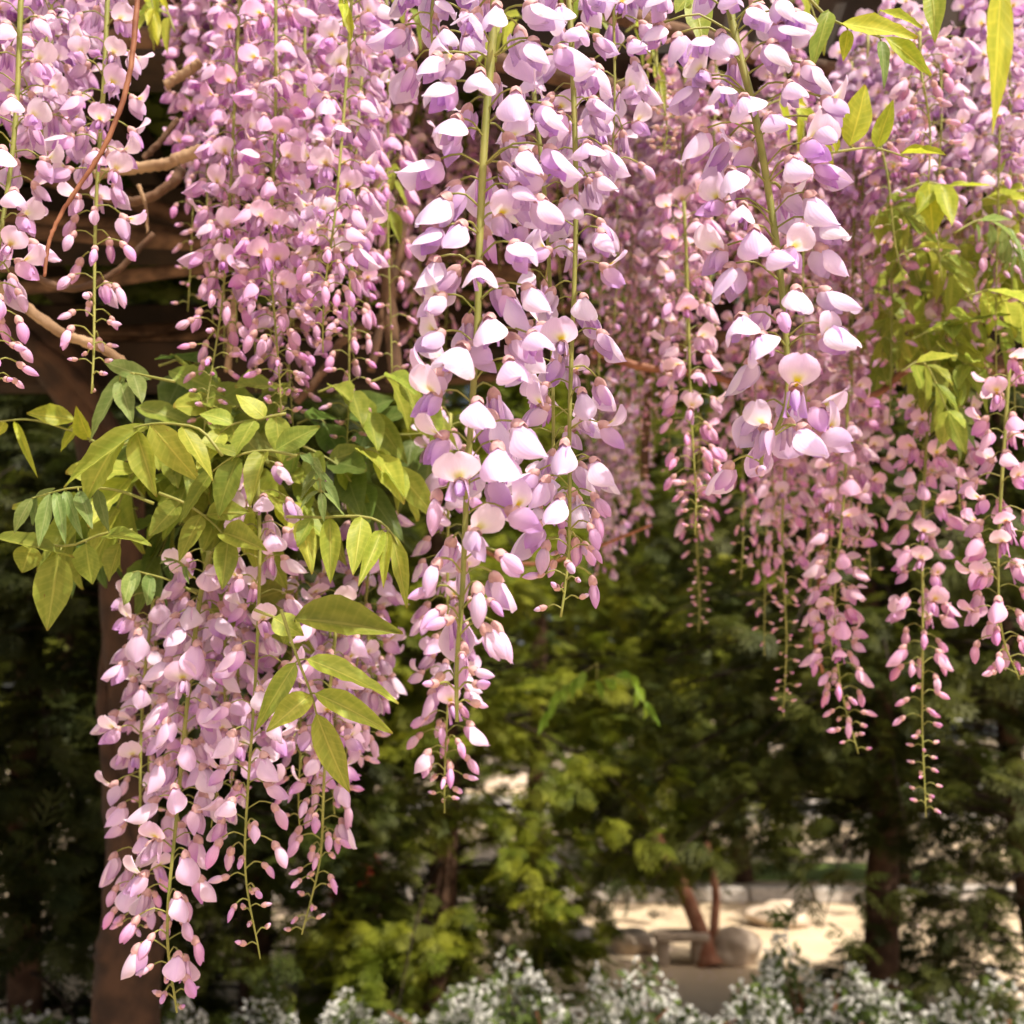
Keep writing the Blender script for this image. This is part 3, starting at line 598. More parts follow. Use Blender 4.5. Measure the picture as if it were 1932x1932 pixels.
# right side
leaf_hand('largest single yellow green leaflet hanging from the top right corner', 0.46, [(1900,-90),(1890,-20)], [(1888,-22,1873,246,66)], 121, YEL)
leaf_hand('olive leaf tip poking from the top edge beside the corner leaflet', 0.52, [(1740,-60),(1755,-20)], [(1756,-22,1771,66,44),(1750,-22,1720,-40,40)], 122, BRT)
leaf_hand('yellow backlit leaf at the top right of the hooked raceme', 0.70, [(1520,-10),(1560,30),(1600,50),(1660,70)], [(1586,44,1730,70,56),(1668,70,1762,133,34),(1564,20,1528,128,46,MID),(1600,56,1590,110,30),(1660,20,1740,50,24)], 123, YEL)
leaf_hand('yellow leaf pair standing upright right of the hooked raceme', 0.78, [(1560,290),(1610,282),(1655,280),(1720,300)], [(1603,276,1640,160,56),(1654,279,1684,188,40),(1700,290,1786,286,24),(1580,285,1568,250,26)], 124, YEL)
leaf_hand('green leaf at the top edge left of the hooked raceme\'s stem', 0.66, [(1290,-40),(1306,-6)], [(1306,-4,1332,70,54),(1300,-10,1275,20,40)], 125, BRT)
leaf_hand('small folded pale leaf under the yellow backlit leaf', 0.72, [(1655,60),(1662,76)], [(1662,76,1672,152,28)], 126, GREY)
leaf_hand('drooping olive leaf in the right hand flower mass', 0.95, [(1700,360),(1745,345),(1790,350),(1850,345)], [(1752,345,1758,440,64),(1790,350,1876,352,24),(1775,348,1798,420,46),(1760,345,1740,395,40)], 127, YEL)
leaf_auto('pale young leaf near the right edge, halfway down', 1.0, [(1800,440),(1850,415),(1895,430),(1915,470)], 5, 66, 16, 128, GREY, 0.7)
gR = random.Random(130)
for i, (x0, y0, x1, y1) in enumerate(((1690,560,1800,600),(1700,500,1880,520),(1760,620,1932,640),(1680,640,1760,700),(1700,700,1790,780),(1820,560,1960,600),(1680,420,1720,480),(1840,300,1950,330),(1790,480,1740,560),(1850,700,1790,740),(1800,560,1740,640),(1640,560,1690,640),(1900,480,1990,540),(1720,640,1820,690),(1700,480,1800,520),(1870,400,1960,440),(1740,560,1820,640),(1800,470,1880,540),(1700,610,1660,690),(1880,700,1800,680),(1860,560,1932,520),(1830,620,1760,700),(1900,620,1960,680),(1760,380,1700,440),(1820,420,1900,390),(1640,440,1700,400))):
    leaf_auto('green leaf in the shaded tangle between the right hand racemes', gR.uniform(1.0, 1.35), [(x0, y0), ((x0+x1)/2, min(y0, y1)-14), (x1, y1)], 4, gR.uniform(85, 125), gR.uniform(28, 42), 240+i,
              gR.choice((MID, MID, BRT, BRT)), 0.5, 'leaves in the right hand tangle')
leaf_auto('pale striped young leaf below the reddish branch at right', 1.05, [(1720,760),(1750,745),(1790,770),(1800,800)], 5, 70, 18, 160, GREY, 0.5)
for i, (x0, y0, x1, y1) in enumerate(((300,690,420,730),(180,880,300,900),(330,860,450,880),(420,900,330,960),(260,960,180,1000),(480,880,420,960),(400,700,330,760),(560,800,640,830),(600,740,700,780),(700,720,800,760),(520,900,600,960),(230,840,320,860),(340,770,440,800),(440,850,360,900),(290,900,220,960),(400,960,480,1000),(360,1000,300,1050),(470,780,400,830),(560,740,500,800),(600,880,680,910),(440,930,540,950),(320,820,240,880),(200,960,140,1000),(660,860,740,880))):
    leaf_auto('mid green leaf deep inside the left leaf clump', gR.uniform(0.86, 0.98), [(x0, y0), ((x0+x1)/2, min(y0, y1)-12), (x1, y1)], 3, gR.uniform(105, 150), gR.uniform(40, 58), 170+i, gR.choice((MID, MID, DRK, BRT)), 0.55, 'leaves inside the left clump')
for i, (x0, y0, x1, y1, Y) in enumerate(((262,-30,290,20,0.9),(616,-40,650,10,0.7),(1010,-30,1120,20,0.9),(700,-20,780,20,0.95),(1180,60,1240,130,1.1),(1000,40,930,70,1.0),(760,330,730,400,1.1),(330,60,290,20,1.0),(1480,-30,1540,40,0.85),(1440,200,1540,250,1.0))):
    leaf_auto('green leaf peeping between the flowers along the top', Y, [(x0, y0), ((x0+x1)/2, min(y0, y1)-10), (x1, y1)], 3, 78, 22, 190+i, gR.choice((MID, BRT, YEL)), 0.9, 'leaves peeping along the top')
leaf_auto('feathery bright green leaf sprig standing out before the conifer at centre', 2.3, [(1128,1250),(1130,1285),(1180,1270,0),(1222,1330,0)], 6, 46, 13, 210, (1.3, 1.7, 1.0), 0.5)
leaf_auto('feathery bright green leaf sprig left of its twin before the conifer', 2.3, [(1128,1250),(1100,1270),(1060,1300),(1034,1345)], 6, 46, 13, 211, (1.2, 1.6, 1.0), 0.5)
def relabel(group, stem, up, mid, low):
    """label leaves of one mass by their place: band from top to bottom, then order from the left"""
    os_ = [o for o in COL.objects if o.get('group') == group]
    bpy.context.view_layer.update()
    def c(o):
        k = [ch for ch in o.children if ch.name.startswith('leaflet')]; p = sum(((o.matrix_basis @ ch.matrix_basis @ Vector((0.5, 0, 0))) for ch in k), Vector())/len(k)
        d = p - CAM; t = d.dot(FW); return d.x/t, d.dot(UP)/t
    os_.sort(key=lambda o: -c(o)[1]); n = len(os_); cut = (0, n//3, 2*n//3, n)
    for b, nm in enumerate((up, mid, low)):
        for i, o in enumerate(sorted(os_[cut[b]:cut[b+1]], key=lambda o: c(o)[0])): o['label'] = f'{stem}, {nm}, {ORD[i]}'
relabel('leaves inside the left clump', 'mid green leaf inside the left clump', 'upper part', 'middle part', 'lower part')
relabel('leaves in the right hand tangle', 'green leaf in the right hand tangle', 'upper part', 'middle part', 'lower part')
# ------------------------------------------------------------------ vine wood
def branch(label, name, mat, pts, Y, r0, r1, seed, jit=0.12, n=None, knots=True):
    g = random.Random(seed); w = [P(p[0], p[1], p[2] if len(p) > 2 else Y) for p in pts]; path = spline(w, n or 8*len(w)); o = path[0].copy(); m = len(path)
    mb = MB(); mb.tube([p-o + Vector((g.uniform(-1, 1), g.uniform(-1, 1), g.uniform(-1, 1)))*r0*(0.12 if knots else 0.03) for p in path],
                       [(r0 + (r1-r0)*i/(m-1))*(1 + (0.18*g.random() if knots and i % 5 == 0 else 0)) for i in range(m)], 10, 0, jit, g)
    return tag(obj(name, mb.mesh(name, [mat]), None, o), label, 'branch')
branch('reddish brown twig hanging in front of the left racemes', 'vine_twig', M['twig'], [(262,-40),(250,100),(232,190),(195,280),(150,350),(112,410),(92,460),(84,522)], 0.70, 0.0021, 0.0012, 301, 0.1)
branch('pale cut branch reaching right from the dark left gap', 'vine_branch', M['palebark'], [(180,330),(250,318),(310,310),(345,295),(400,280)], 0.98, 0.0050, 0.0065, 302)
branch('pale stub of branch between the left racemes at the top', 'vine_branch', M['palebark'], [(312,160),(345,140),(378,118)], 0.98, 0.0050, 0.0050, 303)
branch('brown looping branch under the pale cut one', 'vine_branch', M['bark'], [(190,372),(260,380),(320,350),(345,318)], 1.02, 0.0045, 0.0055, 304)
branch('thin brown vine running down to the top of the leaf clump', 'vine_branch', M['palebark'], [(-30,520),(50,580),(120,630),(190,655),(235,690),(260,720)], 0.92, 0.0050, 0.0045, 305)
branch('dim brown vine crossing behind the left bud tips', 'vine_branch', M['bark'], [(-20,500),(60,520),(130,545),(210,520),(290,440)], 1.0, 0.0040, 0.0030, 306)
branch('thin brown shoot rising behind the left raceme', 'vine_branch', M['bark'], [(270,300),(300,270),(335,225)], 1.02, 0.0035, 0.0030, 307)
branch('curled dry stub below the pale cut branch', 'vine_branch', M['palebark'], [(262,350),(275,390),(278,440)], 1.0, 0.0022, 0.0012, 308)
branch('brown vine stem rising left of the longest raceme', 'vine_branch', M['bark'], [(745,720),(735,560),(720,420),(700,250),(690,60)], 1.25, 0.0090, 0.0070, 309)
branch('slim brown vine stem beside the thicker one left of the longest raceme', 'vine_branch', M['bark'], [(700,700),(725,580),(760,450),(760,300),(800,120)], 1.35, 0.0055, 0.0050, 310)
branch('reddish brown branch crossing level behind the hooked raceme', 'vine_branch', M['twig'], [(1120,660),(1200,690),(1320,705),(1420,730),(1500,735)], 1.4, 0.0060, 0.0050, 311)
branch('reddish branch in the right tangle rising to the right', 'vine_branch', M['twig'], [(1600,760),(1660,740),(1700,705),(1760,665)], 1.15, 0.0040, 0.0040, 312)
branch('long thin stem hanging left of the fullest right raceme', 'vine_twig', M['twig'], [(1570,760),(1562,930),(1538,1190),(1552,1270)], 1.4, 0.0028, 0.0022, 313)
branch('thin drooping vine behind the tip of the raceme pair at centre', 'vine_twig', M['twig'], [(900,1030),(960,1060),(1040,1060),(1130,1030),(1230,990)], 1.5, 0.0028, 0.0022, 314)
branch('upright dim vine stem behind the hooked raceme', 'vine_branch', M['bark'], [(1215,900),(1222,700),(1210,600),(1225,450)], 1.7, 0.0070, 0.0060, 315)
branch('slim vine with bark peeling behind the upper left cluster tips', 'vine_branch', M['palebark'], [(430,700),(440,580),(455,500)], 1.2, 0.0040, 0.0035, 316)
branch('dark slanting vine above the leaf clump', 'vine_branch', M['bark'], [(560,760),(610,700),(650,640),(720,600)], 1.3, 0.0050, 0.0060, 317)

# thick wisteria trunk at left
mb = MB(); g = random.Random(320)
tp = [P(232,2150,2.2), P(238,1932,2.2), P(245,1750,2.2), P(246,1500,2.2), P(240,1250,2.2), P(232,1050,2.15), P(195,860,2.05), P(120,700,1.95), P(30,600,1.9), P(-120,520,1.85)]
tb = Vector((tp[0].x, tp[0].y, 0.0)); tp[0] = tb.copy(); path = spline(tp, 60)
mb.tube([p - tb for p in path], [0.072 - 0.026*min(1, i/22) + 0.03*math.exp(-i*0.35) + 0.004*math.sin(i*0.7) for i in range(60)], 14, 0, 0.08, g)
tr = thing('wisteria_vine', 'thick brown vine trunk rising behind the lower left racemes', 'vine', tb)
obj('stem', mb.mesh('trunk', [M['trunkbark']]), tr)
mb = MB(); mb.tube([p - tb + Vector((0.045*math.sin(i*0.22), 0.05*math.cos(i*0.22), 0)) for i, p in enumerate(path[4:50])], 0.016, 8, 0, 0.12, g)
obj('twining_stem', mb.mesh('twining stem', [M['trunkbark']]), tr)

# ------------------------------------------------------------------ pergola
pg = thing('pergola', 'dark timber pergola carrying the wisteria, seen in the gap at left', 'pergola', (0, 2.5, 0))
def pbox(name, c, d, mat, rot=0.0, bev=0.006):
    b = MB(); b.box((0, 0, 0), d, 0, 0, bev); o = obj(name, b.mesh(name, [mat], False), pg, (c[0], c[1]-2.5, c[2])); o.rotation_euler.z = rot; return o
for Y in (1.35, 1.95, 2.55): pbox('beam', (0.2, Y, 2.46), (5.6, 0.09, 0.13), M['timber'])
for x in np.arange(-2.4, 2.9, 0.42): pbox('rafter', (x, 1.95, 2.562), (0.06, 1.6, 0.07), M['timber'])
for x, y in ((-2.1, 1.35), (2.5, 1.35), (-2.1, 2.55), (2.5, 2.55)): pbox('post', (x, y, 1.196), (0.12, 0.12, 2.392), M['timber'])
pbox('rail', (-0.95, 2.05, 2.20), (1.5, 0.05, 0.10), M['timber']); 
# leaves and vines on the roof; leaf mass packed left to block sun, thinned right
def quads(cent, ax, ay):
    v = np.stack([cent - ax*0.5, cent - ay*0.5 + ax*0.05, cent + ax*0.5, cent + ay*0.5 + ax*0.05], 1); n = len(cent)
    return v.reshape(-1, 3), np.arange(n*4).reshape(n, 4)
rg = np.random.default_rng(5)
def rand_unit(n):
    v = rg.normal(size=(n, 3)); return v/np.linalg.norm(v, axis=1, keepdims=True)
def perp(a):
    b = np.cross(a, rand_unit(len(a))); return b/np.linalg.norm(b, axis=1, keepdims=True)
n = 30000; cx = np.where(rg.random(n) < 0.80, rg.uniform(-2.8, 0.2, n), rg.uniform(0.0, 2.9, n)); cy = rg.uniform(1.15, 2.75, n); cz = 2.62 + np.abs(rg.normal(0, 0.13, n))
keep = (cx < 0.25) | (rg.random(n) < 0.62); cen = np.stack([cx, cy, cz], 1)[keep]; k = len(cen)
a = rand_unit(k); a[:, 2] *= 0.5; b = perp(a)
v, f = quads(cen, a*rg.uniform(0.08, 0.14, (k, 1)), b*rg.uniform(0.035, 0.06, (k, 1)))
tag(obj('wisteria_roof_foliage', np_mesh('roof foliage', v, f, M['canopyleaf'])), 'leafy wisteria growth over the pergola roof, packed to block the sun at left', 'foliage', None, 'stuff')
for i in range(9):
    gg = random.Random(400+i); y = gg.uniform(1.2, 2.6); z = 2.38
    pth = spline([(-2.3 + 0.7*q, y + gg.uniform(-0.25, 0.25), z - gg.uniform(-0.02, 0.10)) for q in range(8)], 60); o = pth[0].copy()
    mb = MB(); mb.tube([p-o for p in pth], [gg.uniform(0.010, 0.016) for _ in pth], 8, 0, 0.15, gg)
    tag(obj('roof_vine', mb.mesh('roof vine', [M['bark']]), None, o), 'brown vine stem winding under the pergola roof', 'vine', 'vines under the pergola roof')

# ------------------------------------------------------------------ ground and distance
def sheet(name, x0, x1, y0, y1, z, mat, nx=2, ny=2, amp=0.0, seed=0):
    mb = MB(); g = random.Random(seed); pts = []; uv = []
    for j in range(ny):
        for i in range(nx):
            pts.append(Vector((x0+(x1-x0)*i/(nx-1), y0+(y1-y0)*j/(ny-1), z + amp*g.uniform(-1, 1)))); uv.append((i/(nx-1), j/(ny-1)))
    mb.grid(pts, uv, nx, ny); return tag(obj(name, mb.mesh(name, [mat])), kind='structure')
sheet('ground', -150, 150, -40, 300, 0, M['sand'])
sheet('planting_bed', -6, 7, 2.2, 4.35, 0.004, M['soil'])
sheet('lawn', 1.3, 4.0, 10.2, 11.4, 0.004, M['lawn'])
sheet('road', -60, 60, 15.5, 21, 0.004, M['asphalt'])
sheet('road_line', -60, 60, 16.1, 16.3, 0.008, M['paint'])
mb = MB(); mb.box((0, 15.35, 0.06), (120, 0.25, 0.13), 0, 0, 0.01); tag(obj('kerb', mb.mesh('kerb', [M['stone']], False)), kind='structure')

q = np.random.default_rng(15); n = 2600; cen = np.stack([q.uniform(-3.5, 4.5, n), q.uniform(2.5, 9.5, n), np.full(n, 0.012)], 1)
a = np.stack([q.normal(size=n), q.normal(size=n), q.normal(size=n)*0.25], 1); a /= np.linalg.norm(a, axis=1, keepdims=True); b = np.cross(a, np.array([0, 0, 1.0])); b /= np.linalg.norm(b, axis=1, keepdims=True)
v, f = quads(cen, a*0.026, b*0.018); tag(obj('fallen_petals', np_mesh('fallen petals', v, f, M['litter'])), 'fallen petals strewn over the sand and soil', 'petals', None, 'stuff')

def rock(label, px, py, Y, s, seed, mat, sq=(1, 1, 1)):
    import bmesh
    g = random.Random(seed); bm = bmesh.new(); bmesh.ops.create_icosphere(bm, subdivisions=3, radius=1)
    ph = [g.uniform(0, 6.28) for _ in range(6)]
    for v in bm.verts:
        c = v.co; k = 1 + 0.13*math.sin(2.3*c.x+ph[0])*math.cos(2.0*c.y+ph[1]) + 0.10*math.sin(4*c.z+ph[2]+2*c.x) + 0.05*math.sin(8*c.y+ph[3]+5*c.x) - 0.07*max(0, math.sin(11*c.x+7*c.z+ph[4]))**6 + g.uniform(-0.02, 0.02)
        v.co = Vector((c.x*s*sq[0]*k, c.y*s*sq[1]*k, c.z*s*sq[2]*k))
    me = bpy.data.meshes.new('rock'); bm.to_mesh(me); bm.free(); me.materials.append(mat)
    for p in me.polygons: p.use_smooth = True
    b = P(px, py, Y); return tag(obj('rock', me, None, (b.x, b.y, s*sq[2]*0.7)), label, 'rock')
def gy(py):        # distance at which the ground is seen at image row py
    d = FW + UP*(-(py-966)/966*TAN); return -CAM.z / d.z * d.y
Yr = gy(1818)
rock('large pale rounded rock beside the leaning red trunk', 1385, 1800, Yr, 0.14, 1, M['rock'], (1.2, 1.0, 0.85))
rock('small pale rock left of the stone bench', 1190, 1800, Yr+0.3, 0.12, 2, M['rock'], (1.3, 1, 0.8))
rock('low grey stone in the left clearing, under the conifer', 1075, 1790, Yr+0.6, 0.13, 3, M['stone'], (1.4, 1, 0.6))
rock('flat pale stone at the right of the clearing', 1470, 1775, Yr+1.2, 0.16, 4, M['rock'], (1.6, 1, 0.6))
bt = P(1283, 1795, Yr); bn = thing('stone_bench', 'low stone bench left of the leaning trunk', 'bench', (bt.x, bt.y, 0))
for nm, c, d in (('seat_slab', (0, 0, 0.165), (0.34, 0.20, 0.05)), ('leg', (-0.11, 0, 0.069), (0.07, 0.16, 0.138)), ('leg', (0.11, 0, 0.069), (0.07, 0.16, 0.138))):
    b = MB(); b.box((0, 0, 0), d, 0, 0, 0.012); obj(nm, b.mesh(nm, [M['rock']], False), bn, c)
# edging stones across the clearing
ed = thing('edging', 'row of pale edging stones across the sandy clearing', 'edging', (0.2, Yr+2.2, 0)); b = MB(); b.box((0, 0, 0.06), (0.5, 0.16, 0.12), 0, 0, 0.015); em = b.mesh('edging stone', [M['stone']], False)
for i in range(16): o = obj('edging_stone', em, ed, (-3.2 + i*0.52, 0.03*math.sin(i*2.1), 0)); o.rotation_euler.z = 0.03*math.sin(i*3.3)
# leaning trunk
lt0 = P(1340, 1815, Yr-0.05); lt0.z = 0.0
lp = [lt0, P(1315, 1740, Yr), P(1285, 1670, Yr), P(1250, 1600, Yr), P(1215, 1540, Yr+0.1), P(1180, 1470, Yr+0.2)]
lt = thing('leaning_tree', 'reddish leaning tree trunk beside the pale rock', 'tree', lt0); pth = spline(lp, 30); mb = MB()
mb.tube([p-lt0 for p in pth], [0.055-0.025*i/29 + 0.05*math.exp(-i*0.7) for i in range(30)], 12, 0, 0.03, random.Random(5)); obj('trunk', mb.mesh('trunk', [M['redbark']]), lt)
mb = MB(); lq = [P(1343, 1810, Yr+0.12), P(1348, 1740, Yr+0.15), P(1350, 1680, Yr+0.15), P(1335, 1600, Yr+0.18), P(1315, 1530, Yr+0.2)]; mb.tube([p-lt0 for p in spline(lq, 26)], [0.034-0.0007*i for i in range(26)], 12, 0, 0.03, random.Random(6)); obj('second_stem', mb.mesh('stem', [M['redbark']]), lt)

# ------------------------------------------------------------------ trees and shrubs
def spray_template():
    """flat scale-leaf spray: axis plus side twigs, as small diamonds; x along the spray"""
    segs = [((0, 0), (1.0, 0), 0.09)]
    for k in range(4):
        t = 0.08 + 0.20*k; L = 0.50*(1-0.72*t)
        for s in (-1, 1): segs.append(((t, 0), (t+L*0.75, s*L*0.8), 0.09))
    V = []; F = []
    for (x0, y0), (x1, y1), w in segs:
        dx, dy = x1-x0, y1-y0; l = math.hypot(dx, dy); nx, ny = -dy/l*w/2, dx/l*w/2; b = len(V)
        V += [(x0, y0, 0), (x0+dx*0.55-nx, y0+dy*0.55-ny, 0.02), (x1, y1, -0.03), (x0+dx*0.55+nx, y0+dy*0.55+ny, 0.02)]; F.append((b, b+1, b+2, b+3))
    V = np.array(V); V[:, 2] -= 0.16*V[:, 0]**2 + 0.10*V[:, 1]**2
    return V, np.array(F)
SV, SF = spray_template()
def place_sprays(pos, dirs, ups, size):
    n = len(pos); x = dirs/np.linalg.norm(dirs, axis=1, keepdims=True); y = np.cross(ups, x); y /= np.linalg.norm(y, axis=1, keepdims=True)+1e-9; z = np.cross(x, y)
    v = pos[:, None, :] + size[:, None, None]*(SV[None, :, 0:1]*x[:, None, :] + SV[None, :, 1:2]*y[:, None, :] + SV[None, :, 2:3]*z[:, None, :])
    f = SF[None] + (np.arange(n)*len(SV))[:, None, None]
    return v.reshape(-1, 3), f.reshape(-1, 4)
def conifer(label, x, y, H, rad, trunk_r, seed, nb=70, zlo=0.5, zhi=1.0, spp=15, size=0.115, tuft=7, tint=(1, 1, 1), lean=0.0, group=None):
    g = random.Random(seed); q = np.random.default_rng(seed)
    root = thing('conifer_tree', label, 'tree', (x, y, 0), group)
    mb = MB(); path = [Vector((lean*t*H + 0.05*math.sin(t*7+seed), 0.04*math.cos(t*5+seed), t*H)) for t in np.linspace(0, 1, 18)]
    mb.tube(path, [trunk_r*(1.25 if i == 0 else 1)*(1-0.85*i/17) for i in range(18)], 12, 0, 0.08, g); obj('trunk', mb.mesh('trunk', [M['conbark']]), root)
    lb = MB(); PO, DI, UPS = [], [], []
    for k in range(nb):
        h = zlo + (zhi*H - zlo)*(k + g.random())/nb; a = g.uniform(0, 2*math.pi); frac = (h-zlo)/max(0.1, H-zlo)
        L = rad*(0.35 + 0.75*math.sin(math.pi*min(1, 0.25+0.75*frac)))*g.uniform(0.6, 1.15)
        p0 = at_path(path, h/H); d = Vector((math.cos(a), math.sin(a), g.uniform(0.05, 0.5))); br = []
        for s in np.linspace(0, 1, 7):
            br.append(p0 + d*(L*s) + Vector((0, 0, -0.42*L*s*s)))
        lb.tube(br, [trunk_r*0.13*(1-0.85*i/6) for i in range(7)], 5)
        t = (br[-1]-br[0]).normalized(); side = Vector((-t.y, t.x, 0)).normalized()
        for _ in range(int(spp*(0.7+0.6*g.random()))):
            s = 0.20 + 0.80*(g.random()**0.7); p = at_path(br, min(1, s)); sg = g.choice((-1, 1))
            w = L*0.34*(1.15-s)*g.random() + 0.03
            cen = p + side*(sg*w) + Vector((g.gauss(0, 0.04), g.gauss(0, 0.04), -0.3*w + g.gauss(0, 0.05)))
            td = (t*0.8 + side*sg*g.uniform(0.1, 0.9) + Vector((0, 0, g.uniform(-0.4, 0.15)))).normalized()
            for _ in range(tuft):
                dd = (td + Vector((g.gauss(0, 0.45), g.gauss(0, 0.45), g.gauss(0, 0.35)))).normalized()
                PO.append(cen + dd*g.uniform(0, 0.06)); DI.append(dd); UPS.append((g.gauss(0, 0.5), g.gauss(0, 0.5), 1))
    obj('limbs', lb.mesh('limbs', [M['timber']]), root)
    v, f = place_sprays(np.array(PO), np.array(DI), np.array(UPS), size*q.uniform(0.65, 1.25, len(PO)))
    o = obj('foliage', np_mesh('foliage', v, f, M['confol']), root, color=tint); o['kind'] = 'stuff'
    return root
YT = 4.9  # foliage tints below put sun and shade into each tree's colour
def cx_(px, Y): return P(px, 1600, Y).x
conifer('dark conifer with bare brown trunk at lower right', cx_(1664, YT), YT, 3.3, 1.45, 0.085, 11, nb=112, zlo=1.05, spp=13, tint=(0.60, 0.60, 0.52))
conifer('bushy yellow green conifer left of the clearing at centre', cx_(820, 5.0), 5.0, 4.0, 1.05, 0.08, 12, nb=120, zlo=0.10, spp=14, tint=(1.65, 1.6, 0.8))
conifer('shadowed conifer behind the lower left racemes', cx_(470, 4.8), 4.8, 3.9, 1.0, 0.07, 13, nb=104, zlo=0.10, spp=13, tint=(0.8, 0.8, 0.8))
conifer('conifer tinted near black for shade at the lower left edge', cx_(60, 4.0), 4.0, 3.6, 0.72, 0.07, 14, nb=96, zlo=0.20, spp=13, tint=(0.34, 0.36, 0.4))
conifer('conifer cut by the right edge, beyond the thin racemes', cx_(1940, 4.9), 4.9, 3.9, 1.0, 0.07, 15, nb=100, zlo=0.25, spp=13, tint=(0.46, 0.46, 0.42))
conifer('conifer tinted golden as if sunlit at the far side of the sandy clearing', cx_(1400, 10.2), 10.2, 6.0, 2.0, 0.09, 16, nb=130, zlo=0.75, spp=14, size=0.19, tint=(1.7, 1.6, 0.8))  # tint raised to offset the shade this tree stands in
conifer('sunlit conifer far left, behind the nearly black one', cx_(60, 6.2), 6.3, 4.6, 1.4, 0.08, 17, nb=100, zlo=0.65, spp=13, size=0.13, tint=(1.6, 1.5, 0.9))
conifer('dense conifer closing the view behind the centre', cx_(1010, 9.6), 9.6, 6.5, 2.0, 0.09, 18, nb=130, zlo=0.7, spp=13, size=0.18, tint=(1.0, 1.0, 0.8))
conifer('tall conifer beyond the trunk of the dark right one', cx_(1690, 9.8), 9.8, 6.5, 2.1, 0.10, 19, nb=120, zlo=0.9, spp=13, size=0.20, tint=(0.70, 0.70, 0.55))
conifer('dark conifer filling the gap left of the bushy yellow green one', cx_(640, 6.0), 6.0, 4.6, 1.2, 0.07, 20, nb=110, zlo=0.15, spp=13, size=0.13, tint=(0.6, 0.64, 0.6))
conifer('added dark backdrop conifer under the pergola end at left', cx_(260, 3.9), 3.9, 3.4, 0.75, 0.06, 21, nb=90, zlo=0.9, spp=13, tint=(0.30, 0.32, 0.34))  # tree put in as a black backdrop so no sky shows
q = np.random.default_rng(77); n = 2600; top = P(1240, 1520, Yr) - lt0
cc = np.array(top) + q.normal(size=(14, 3))*np.array([0.34, 0.25, 0.17]); pp = cc[q.integers(0, 14, n)] + q.normal(size=(n, 3))*0.11
v, f = place_sprays(pp, q.normal(size=(n, 3))*np.array([1, 1, 0.5]) + np.array([0, 0, -0.3]), q.normal(size=(n, 3))*0.4 + np.array([0, 0, 1.0]), q.uniform(0.06, 0.12, n))
o = obj('foliage', np_mesh('foliage', v, f, M['confol']), lt, color=(0.6, 0.62, 0.6)); o['kind'] = 'stuff'

def shrub(label, px, py, Y, w, h, seed, nleaf=4000, nbl=4400, blossom='whiteblossom', bsize=0.0165, group=None, z0=0.0):
    q = np.random.default_rng(seed); c = P(px, py, Y); root = thing('flowering_shrub', label, 'shrub', (c.x, Y, z0), group)
    mb = MB(); g = random.Random(seed)
    for i in range(22):
        a = g.uniform(0, 6.28); r = g.uniform(0.2, 1)*w; mb.tube(spline([(0.05*math.cos(a), 0.05*math.sin(a), 0), (r*0.5*math.cos(a), r*0.3*math.sin(a), h*0.6), (r*math.cos(a), r*0.6*math.sin(a), h*g.uniform(0.6, 0.95))], 6), 0.005, 4)
    obj('stems', mb.mesh('stems', [M['twig']]), root)
    def pts(n, lo):
        a = q.uniform(0, 2*np.pi, n); rr = np.sqrt(q.uniform(lo, 1, n)); el = q.uniform(0.02, 1, n)
        lump = 1 + 0.22*np.sin(3*a+seed) + 0.12*np.sin(7*a+2*seed+4*el)
        x = rr*lump*w*np.cos(a)*np.sqrt(1-el**3*0.8); y = rr*lump*w*0.6*np.sin(a)*np.sqrt(1-el**3*0.8)
        return np.stack([x, y, h*(0.35+0.65*rr)*el*(1.0 + 0.22*np.sin(x*14+seed)*np.cos(y*11+2*seed))], 1)
    c1 = pts(nleaf, 0.25); a = q.normal(size=(nleaf, 3)); a /= np.linalg.norm(a, axis=1, keepdims=True); b = np.cross(a, q.normal(size=(nleaf, 3))); b /= np.linalg.norm(b, axis=1, keepdims=True)
    v, f = quads(c1, a*0.05, b*0.024); o = obj('foliage', np_mesh('foliage', v, f, M['shrubleaf']), root); o['kind'] = 'stuff'
    c2 = pts(nbl, 0.62); a = q.normal(size=(nbl, 3)); a /= np.linalg.norm(a, axis=1, keepdims=True); b = np.cross(a, q.normal(size=(nbl, 3))); b /= np.linalg.norm(b, axis=1, keepdims=True)
    v1, f1 = quads(c2, a*bsize*1.5, b*bsize*0.8); v2, f2 = quads(c2 + 0.001, b*bsize*1.5, np.cross(a, b)*bsize*0.8)
    o = obj('blossoms', np_mesh('blossoms', np.concatenate([v1, v2]), np.concatenate([f1, f2 + len(v1)]), M[blossom]), root); o['kind'] = 'stuff'
    return root
shrub('white flowering bush at the bottom edge left of the clearing', 800, 1880, 3.9, 0.45, P(0, 1850, 3.9).z / 1.22, 31)
shrub('widest white flowering bush at the bottom, centre', 1060, 1880, 3.75, 0.61, P(0, 1788, 3.75).z / 1.22, 32, 6000, 7500)
shrub('white flowering bush at the bottom edge before the sandy clearing', 1310, 1900, 3.7, 0.47, P(0, 1862, 3.7).z / 1.22, 33)
shrub('white flowering bush beside the right conifer trunk', 1530, 1860, 3.95, 0.38, P(0, 1755, 3.95).z / 1.22, 34)
shrub('white flowering bush in the lower right corner', 1880, 1890, 3.75, 0.46, P(0, 1835, 3.75).z / 1.22, 35)
shrub('white flowering bush in the lower left corner', 20, 1900, 3.5, 0.47, P(0, 1860, 3.5).z / 1.22, 36)
shrub('small white flowering bush behind the thick vine trunk', 400, 1890, 3.8, 0.41, P(0, 1850, 3.8).z / 1.22, 37)
shrub('bush with red blossoms glimpsed right of the lower left racemes', 672, 1728, 7.4, 0.20, 0.56, 38, 900, 700, 'redleaf', 0.03)
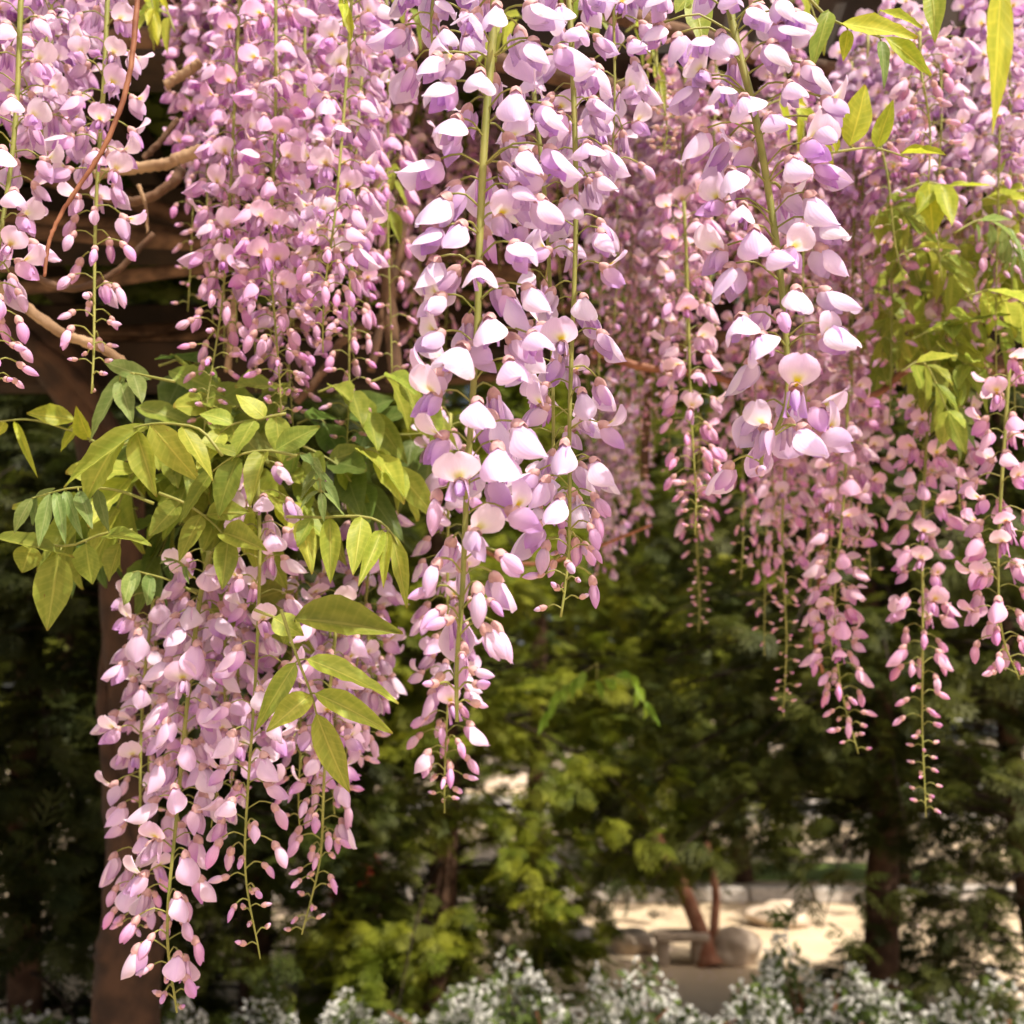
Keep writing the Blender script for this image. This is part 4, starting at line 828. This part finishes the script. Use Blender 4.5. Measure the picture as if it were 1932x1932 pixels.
# things beyond the trees
def car(label, x, y, paint, seed):
    root = thing('parked_car', label, 'car', (x, y, 0)); mb = MB()
    prof = [(-2.1, 0.35), (-2.15, 0.75), (-1.9, 0.92), (-1.0, 0.98), (-0.45, 1.42), (0.9, 1.45), (1.6, 1.0), (2.1, 0.92), (2.15, 0.4)]
    rows = []
    for yy, k in ((-0.85, 0.97), (-0.78, 1.0), (0.78, 1.0), (0.85, 0.97)): rows += [Vector((px*k, yy*(0.86 if pz > 1.1 else 1), pz)) for px, pz in prof]
    mb.grid(rows, [(0, 0)]*len(rows), len(prof), 4); b = len(mb.v) - len(rows); n = len(prof)
    mb.f.append(tuple(b+i for i in range(n))); mb.mi.append(0); mb.f.append(tuple(b+3*n+i for i in reversed(range(n)))); mb.mi.append(0)
    obj('body', mb.mesh('body', [paint]), root)
    for s in (-1,):
        w = MB(); w.face([Vector((-0.85, s*0.84, 1.02)), Vector((1.45, s*0.84, 1.02)), Vector((0.85, s*0.752, 1.38)), Vector((-0.42, s*0.752, 1.38))]); obj('window', w.mesh('window', [M['glass']]), root)
    for wx in (-1.35, 1.35):
        for s in (-1, 1):
            t = MB(); t.tube([Vector((0, -0.1, 0)), Vector((0, 0.1, 0))], 0.32, 16); obj('wheel', t.mesh('wheel', [M['tyre']], False), root, (wx, s*0.78, 0.32))
    return root
car('white car glimpsed on the road through the right hand trees', P(1790,1590,17.5).x, 17.6, M['whitepaint'], 1)
mb = MB(); mb.box((0, 0, 0.45), (60, 0.25, 0.9), 0, 0, 0.01); tag(obj('wall', mb.mesh('wall', [M['plaster']], False), None, (0, 23, 0)), 'low pale wall across the far side of the road', 'wall')
q = np.random.default_rng(9); n = 26000
cen = np.stack([q.uniform(-30, 30, n), q.uniform(25, 30, n), np.abs(q.uniform(0, 1, n)**0.8*(13 + 1.6*np.sin(q.uniform(0, 1, n)*0)))], 1); cen[:, 2] *= 1 + 0.25*np.sin(cen[:, 0]*0.8) + 0.12*np.sin(cen[:, 0]*2.1+1)
a = q.normal(size=(n, 3)); a /= np.linalg.norm(a, axis=1, keepdims=True); b = np.cross(a, q.normal(size=(n, 3))); b /= np.linalg.norm(b, axis=1, keepdims=True)
v, f = quads(cen, a*0.85, b*0.55)
tag(obj('far_backdrop', np_mesh('far backdrop', v, f, M['canopyleaf'])), 'far backdrop foliage added beyond the road to hide bright sky', 'wood', None, 'stuff')  # foliage backdrop put in so bright sky doesn't show through gaps
for o in bpy.data.objects:
    if o.get('label') and len(o['label'].split()) > 16: print('LONG', o['label'])
print('flowers', N_FLOWERS, 'objects', len(bpy.data.objects))
